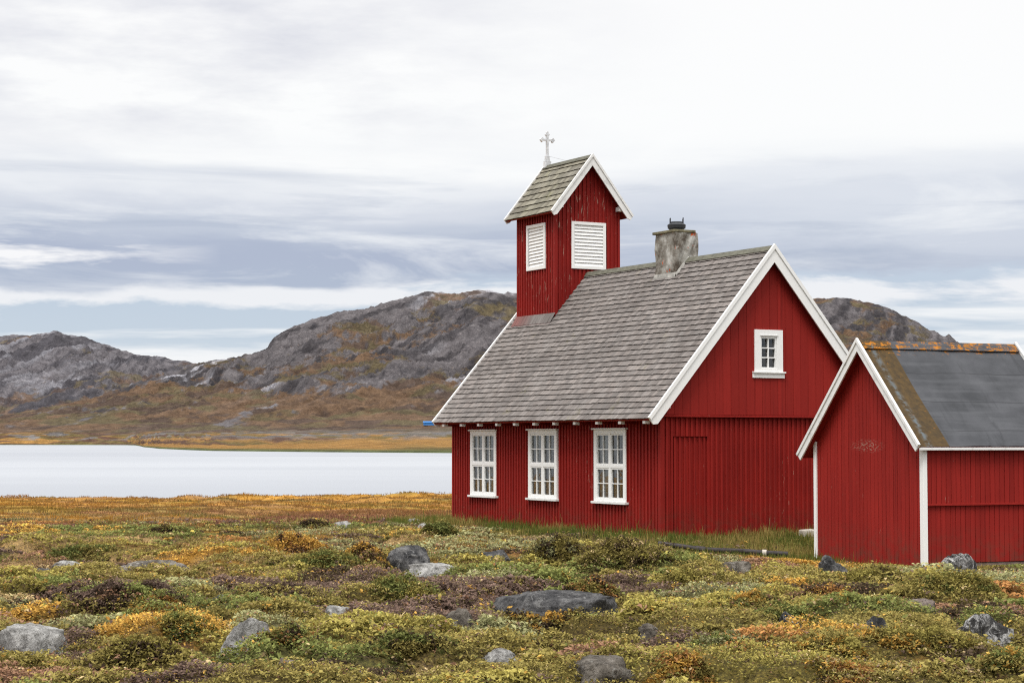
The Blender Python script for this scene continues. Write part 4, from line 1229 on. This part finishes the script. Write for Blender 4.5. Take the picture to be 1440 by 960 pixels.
# ------------------------------------------------------------------ single shrubs
SH = dict(olive=0, ygreen=1, gold=2, orange=3, green=4, purple=5, dark=6, straw=7, rust=8, grey=9)
def shrub(px, py, wpx, hpx, mix, label, lift=0.0, dep=.8, leaf=.019, dens=1.0, seed=0, name='shrub', cat='shrub'):
    """a low dome of leaves on twigs; mix = {colour: share}"""
    r = np.random.RandomState(900 + seed)
    x, y, z = at(px, py); s = mpp(y); w, h = wpx*s*1.25, hpx*s*.74; d = w*dep
    root = empty(name, (x, y + d*.35, z - .02)); tag(root, label, cat)
    n = int(3400*dens*w*max(h, .12)/.3*(18/y)**.9) + 600
    n = min(n, 9000)
    nl = 7 if w < 1 else 10
    la = r.uniform(0, 2*np.pi, nl); lr = r.uniform(.2, .85, nl); lr[0] = .08
    lx_ = np.cos(la)*lr*w/2; ly_ = np.sin(la)*lr*d/2
    lw = r.uniform(.14, .30, nl)*w; lw[0] = .30*w; lh = h*r.uniform(.5, .95, nl)*(1 - .35*lr); lh[0] = h
    li = r.choice(nl, n, p=lw*lh/np.sum(lw*lh))
    th = r.rand(n)*2*np.pi; cz_ = r.rand(n)**.75
    rr = np.sqrt(1 - cz_**2)
    lump = .70 + .55*fbm(np.cos(th)*rr*2.6 + seed + li, np.sin(th)*rr*2.6 + cz_*1.7 + 3*li, 3, 200 + seed % 40)
    depth_ = 1 - .4*r.rand(n)**2
    lump = lump*np.where(r.rand(n) < .06, 1.25, 1)
    P = np.stack([np.cos(th)*rr*lw[li], np.sin(th)*rr*lw[li]*dep, cz_*lh[li]], -1)*(lump*depth_)[:, None]
    P[:, 0] += lx_[li]; P[:, 1] += ly_[li]
    zg = gz(x + P[:, 0], y + d*.35 + P[:, 1]) - z
    P[:, 2] += np.clip(zg, -.25, .12)
    k = 4
    cen = (P[:, None, :] + r.normal(0, .016*math.sqrt(y/18), (n, k, 3))).reshape(-1, 3)
    names = list(mix); pr = np.array([mix[a] for a in names], float); pr /= pr.sum()
    fld = fbm(P[:, 0]/.18 + 7*seed, P[:, 1]/.18 + P[:, 2]/.12, 3, 260 + seed % 30) + r.normal(0, .06, n)
    order = np.argsort(np.argsort(fld))/n
    idx = np.searchsorted(np.cumsum(pr), order).clip(0, len(names)-1)
    col = PAL[[SH[a] for a in names]][idx]
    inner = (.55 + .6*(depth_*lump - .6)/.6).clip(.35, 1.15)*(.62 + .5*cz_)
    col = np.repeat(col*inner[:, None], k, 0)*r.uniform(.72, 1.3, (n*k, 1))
    V, Q = leaves_arrays(cen, r.uniform(.65, 1.25, n*k)*leaf*math.sqrt(y/18), .5)
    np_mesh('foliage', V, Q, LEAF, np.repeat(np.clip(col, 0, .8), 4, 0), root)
    tm = MB()
    for i in range(14):
        a = r.rand()*2*math.pi; q = r.uniform(.3, .95); c1 = math.sqrt(max(0, 1-q*q))
        e = Vector((math.cos(a)*c1*w*.46, math.sin(a)*c1*d*.46, q*h*.95)); mid = e*.5 + Vector((r.uniform(-.03, .03), r.uniform(-.03, .03), .02))
        tm.tube([(e.x*.12, e.y*.12, -.02), mid, e], [.006, .004, .002], 5, caps=False)
    tm.build('twigs', TWIG, root)
    return root
S_ = shrub
S_(405, 778, 84, 30, dict(gold=6, orange=2, dark=1), 'bright golden dome-shaped shrub at left, behind the green heath', seed=1)
S_(505, 790, 74, 30, dict(gold=3, dark=3, rust=2, olive=1), 'brown and gold mottled shrub left of the dark boulder', seed=2)
S_(790, 800, 112, 50, dict(olive=5, dark=3, grey=2), 'dark olive shrub mound directly below the third church window from the right', seed=3, dens=1.3)
S_(878, 806, 122, 50, dict(olive=6, dark=2, straw=1, ygreen=1), 'wide olive shrub mound below the front corner of the church', seed=4, dens=1.3)
S_(618, 752, 46, 27, dict(green=6, olive=2), 'bright green tuft against the far left corner of the church', seed=5)
S_(562, 842, 112, 34, dict(green=5, olive=3, ygreen=2), 'green spreading shrub below the flat pale rock', seed=6)
S_(408, 912, 82, 44, dict(olive=4, green=3, orange=1, dark=2), 'green-orange shrub leaning on the tall pale rock', seed=7)
S_(234, 862, 104, 15, dict(gold=6, orange=3), 'low golden-orange cushion shrub in brown heather at left', seed=8)
S_(252, 906, 96, 34, dict(green=4, ygreen=4, olive=2), 'yellow-green shrub between the big boulder and the tall pale rock', seed=9)
S_(438, 744, 50, 14, dict(dark=4, olive=2), 'dark low bush on the meadow beside a small pale stone', seed=10)
S_(1244, 822, 104, 34, dict(ygreen=4, olive=4, dark=1), 'yellow-olive shrub at the foot of the shed gable', seed=11)
S_(1372, 838, 130, 40, dict(ygreen=4, olive=4, green=1), 'broad yellow-green shrub along the shed long wall', seed=12)
S_(1168, 846, 130, 34, dict(orange=3, gold=2, dark=3, rust=2), 'orange and dark shrub in front of the jagged rock', seed=13)
S_(1106, 880, 92, 34, dict(green=6, olive=2), 'fresh green shrub behind the black and white patched stone', seed=14)
S_(960, 828, 90, 32, dict(ygreen=5, olive=3), 'yellow-green shrub left of the low brown mossy rock', seed=15)
S_(834, 846, 90, 28, dict(dark=3, orange=2, olive=3), 'orange-green shrub on top of the long dark outcrop', seed=16)
S_(1300, 916, 120, 40, dict(ygreen=5, olive=3, gold=1), 'yellow-green shrub between the pinkish stone and the broad patched rock', seed=17)
S_(750, 895, 130, 36, dict(gold=3, dark=4, olive=3), 'golden and dark mound right of the steep brown stone', seed=18, dens=1.2)
S_(140, 858, 110, 32, dict(purple=6, dark=3, rust=1), 'purple-brown heather mound at far left', seed=19)
S_(226, 842, 70, 30, dict(purple=4, dark=4, olive=1), 'dark heather mound below the long flat slab', seed=20)
S_(386, 836, 120, 24, dict(purple=5, dark=2, straw=1), 'low purple-brown heather bank left of the green spreading shrub', seed=21)
S_(190, 945, 130, 44, dict(olive=4, ygreen=4, dark=2), 'large olive-yellow shrub at bottom left', seed=22)
S_(95, 790, 90, 20, dict(green=5, olive=3), 'low green shrub at far left behind the thin pale stone', seed=23)
S_(1062, 858, 84, 30, dict(gold=2, olive=4, rust=1, green=2), 'olive shrub with golden tips below the low brown mossy rock', seed=24)
S_(1186, 918, 96, 34, dict(ygreen=5, gold=2, olive=3), 'yellow-gold shrub right of the black and white patched stone', seed=25)
S_(1010, 922, 130, 30, dict(green=3, grey=4, olive=2), 'grey-green shrub in the right half of the foreground', seed=26)
S_(960, 962, 110, 26, dict(gold=4, orange=2, olive=2), 'golden shrub right of the large rock at the bottom edge', seed=27)
S_(560, 935, 140, 34, dict(green=4, dark=2, olive=4), 'green shrub left of the pale whitish rock at the bottom', seed=28)
S_(1230, 960, 150, 26, dict(orange=3, gold=2, straw=2, olive=2), 'orange-brown shrub at the bottom edge on the right', seed=29)
S_(440, 800, 140, 20, dict(green=3, olive=4, ygreen=2), 'low green bank in front of the bright golden dome shrub', seed=30)
S_(230, 752, 40, 10, dict(dark=3, olive=3), 'small dark bush on the orange meadow at left', seed=31)
S_(1420, 955, 110, 36, dict(olive=4, green=3, gold=1), 'olive shrub in the bottom right corner', seed=32)
S_(1350, 952, 90, 26, dict(ygreen=4, straw=3), 'straw-yellow shrub left of the bottom right corner', seed=33)

# ------------------------------------------------------------------ across the lake
def far_pt(px, py, D): return ((px-720)/F*D, D, y2z(py, D))
x, y, z = far_pt(604, 593, 2290)
hut = empty('hut', (x, y, z - 4)); tag(hut, 'tiny bright blue hut across the lake, at the left tip of the church eave', 'hut')
m = MB(); m.box(-7, 6, -3, 3, 0, 3.2); m.build('wall', BLUE, hut)
m = MB(); m.prism([(-7.5, -3.5, 3.2), (-7.5, 3.5, 3.2), (-7.5, 0, 4.8)], (14, 0, 0)); m.build('roof', BLUE, hut)

# ------------------------------------------------------------------ light
SUN_EL, SUN_AZ = R(60), R(203)         # azimuth measured from +Y clockwise: behind the camera, a little to the left
sun = bpy.data.lights.new('sun', 'SUN'); so = bpy.data.objects.new('sun', sun); C.objects.link(so)
sun.energy = 2.7; sun.angle = R(22); sun.color = (1.0, .965, .92)
sd = Vector((math.sin(SUN_AZ)*math.cos(SUN_EL), math.cos(SUN_AZ)*math.cos(SUN_EL), math.sin(SUN_EL)))
so.rotation_euler = sd.to_track_quat('Z', 'Y').to_euler()

wd = bpy.data.worlds.new('World'); sc.world = wd; wd.use_nodes = True
nt = NT(wd.node_tree)
g = nt.n('ShaderNodeTexCoord').outputs['Generated']
sp = nt.n('ShaderNodeSeparateXYZ', ins={0: g})
el = nt.math('MULTIPLY', nt.math('ARCSINE', sp.outputs[2]), 57.2958)
az = nt.math('MULTIPLY', nt.math('ARCTAN2', sp.outputs[0], sp.outputs[1]), 57.2958)
def sky_vec(sa, se, o=0.0):
    return nt.n('ShaderNodeCombineXYZ', ins={0: nt.math('MULTIPLY', az, sa), 1: nt.math('MULTIPLY', el, se), 2: o}).outputs[0]
w1 = nt.noise(sky_vec(.055, .22, 3.0), 1.0, 5, .55)
w2 = nt.noise(sky_vec(.12, .75, 8.0), 1.0, 5, .6)
e2 = nt.math('ADD', el, nt.math('ADD', nt.math('MULTIPLY', nt.math('SUBTRACT', w1, .5), 2.6), nt.math('MULTIPLY', nt.math('SUBTRACT', w2, .5), 1.5)))
# low clear air, pale blue
base = nt.ramp(nt.math('DIVIDE', el, 6.0), [(0.0, lin(226, 232, 238)), (.30, lin(222, 230, 238)), (.50, lin(200, 213, 226)), (.75, lin(194, 208, 224)), (1.0, lin(202, 212, 227))])
# white streaks near the horizon and a ragged white bank above them
st = nt.noise(sky_vec(.10, 1.15, 1.0), 1.0, 6, .58, .4)
def bump_el(c, w): return nt.mapr(nt.math('ABSOLUTE', nt.math('SUBTRACT', el, c)), 0, w, 1, 0, True)
m1 = nt.mapr(nt.math('ADD', st, nt.math('MULTIPLY', bump_el(2.2, 1.2), .30)), .54, .70)
base = nt.mix(m1, base, lin(246, 248, 250))
bank = nt.noise(sky_vec(.16, .75, 5.0), 1.0, 7, .62, .3)
m2 = nt.mapr(nt.math('ADD', bank, nt.math('MULTIPLY', bump_el(4.35, 1.0), .28)), .62, .74)
base = nt.mix(m2, base, lin(240, 242, 246))
# the overcast sheet: blue-grey below, white above
sheet = nt.ramp(nt.math('DIVIDE', e2, 14.0), [(e/14.0, lin(*c)) for e, c in [(0, (176, 188, 207)), (4.8, (178, 189, 209)), (5.6, (177, 187, 208)), (6.3, (197, 205, 220)), (7.0, (217, 222, 232)), (7.7, (236, 239, 244)), (8.4, (254, 255, 255)), (14.0, (255, 255, 255))]], 'EASE')
rt = nt.math('MULTIPLY', nt.mapr(az, -2, 12, 0, .62, True), nt.math('MULTIPLY', nt.mapr(el, 4.4, 5.6), nt.mapr(el, 8.8, 7.2)))
sheet = nt.mix(rt, sheet, lin(226, 231, 239))
wz = nt.noise(sky_vec(.11, .62, 31.0), 1.0, 7, .6, .5)
sheet = nt.mix(nt.math('MULTIPLY', nt.mapr(wz, .50, .66, 0, .75), nt.mapr(el, 9.2, 7.2)), sheet, lin(240, 243, 247))
wz2 = nt.noise(sky_vec(.07, .85, 37.0), 1.0, 6, .6, .4)
sheet = nt.mix(nt.math('MULTIPLY', nt.mapr(wz2, .54, .70, 0, .55), nt.mapr(el, 8.6, 7.0)), sheet, lin(166, 178, 200))
edge = nt.math('ADD', el, nt.math('MULTIPLY', nt.math('SUBTRACT', nt.noise(sky_vec(.13, .5, 11.0), 1.0, 7, .6, .3), .5), 2.4))
edge = nt.math('ADD', edge, nt.math('MULTIPLY', az, -.025))
base = nt.mix(nt.mapr(edge, 4.55, 4.95, 0, 1, True), base, sheet)
# a white break at far left and grey veils high on the left
br = nt.math('MULTIPLY', nt.mapr(nt.math('ADD', nt.math('MULTIPLY', bump_el(5.40, .75), .36), nt.noise(sky_vec(.22, 1.7, 17.0), 1.0, 6, .62, .3)), .70, .86), nt.mapr(az, -8.5, -13.0))
base = nt.mix(br, base, lin(250, 250, 252))
gp = nt.noise(sky_vec(.10, .36, 21.0), 1.0, 6, .6)
base = nt.mix(nt.math('MULTIPLY', nt.math('MULTIPLY', nt.mapr(gp, .42, .64, 0, .85), nt.mapr(az, 7, -9, 0, 1, True)), nt.mapr(el, 8.0, 9.5)), base, lin(219, 221, 230))
# the overcast is brighter overhead
up = nt.mapr(el, 13, 60, 0, 1, True)
gain = nt.math('ADD', 1.0, nt.math('MULTIPLY', up, 1.25))
cl = nt.n('ShaderNodeVectorMath', operation='SCALE', ins={0: base, 'Scale': gain}).outputs[0]
ns = nt.n('ShaderNodeTexSky', sky_type='NISHITA')
ns.sun_disc = False; ns.sun_elevation = SUN_EL; ns.sun_rotation = SUN_AZ
nsk = nt.n('ShaderNodeVectorMath', operation='SCALE', ins={0: ns.outputs[0], 'Scale': .10}).outputs[0]
colr = nt.mix(.97, nsk, cl)
bg = nt.n('ShaderNodeBackground', ins={0: colr, 1: 1.0})
nt.n('ShaderNodeOutputWorld', ins={0: bg.outputs[0]})

# ------------------------------------------------------------------ render settings
sc.render.engine = 'CYCLES'
sc.view_settings.view_transform = 'Standard'
sc.view_settings.look = 'None'; sc.view_settings.exposure = 0; sc.view_settings.gamma = 1
cy = sc.cycles
cy.use_denoising = False
try:
    cy.denoiser = 'OPENIMAGEDENOISE'; cy.denoising_input_passes = 'RGB_ALBEDO_NORMAL'; cy.denoising_prefilter = 'ACCURATE'
except Exception: pass
cy.max_bounces = 6; cy.diffuse_bounces = 3; cy.glossy_bounces = 3; cy.transparent_max_bounces = 8; cy.transmission_bounces = 4
cy.use_adaptive_sampling = False
cy.pixel_filter_type = 'BLACKMAN_HARRIS'; cy.filter_width = 1.15
cy.caustics_reflective = False; cy.caustics_refractive = False
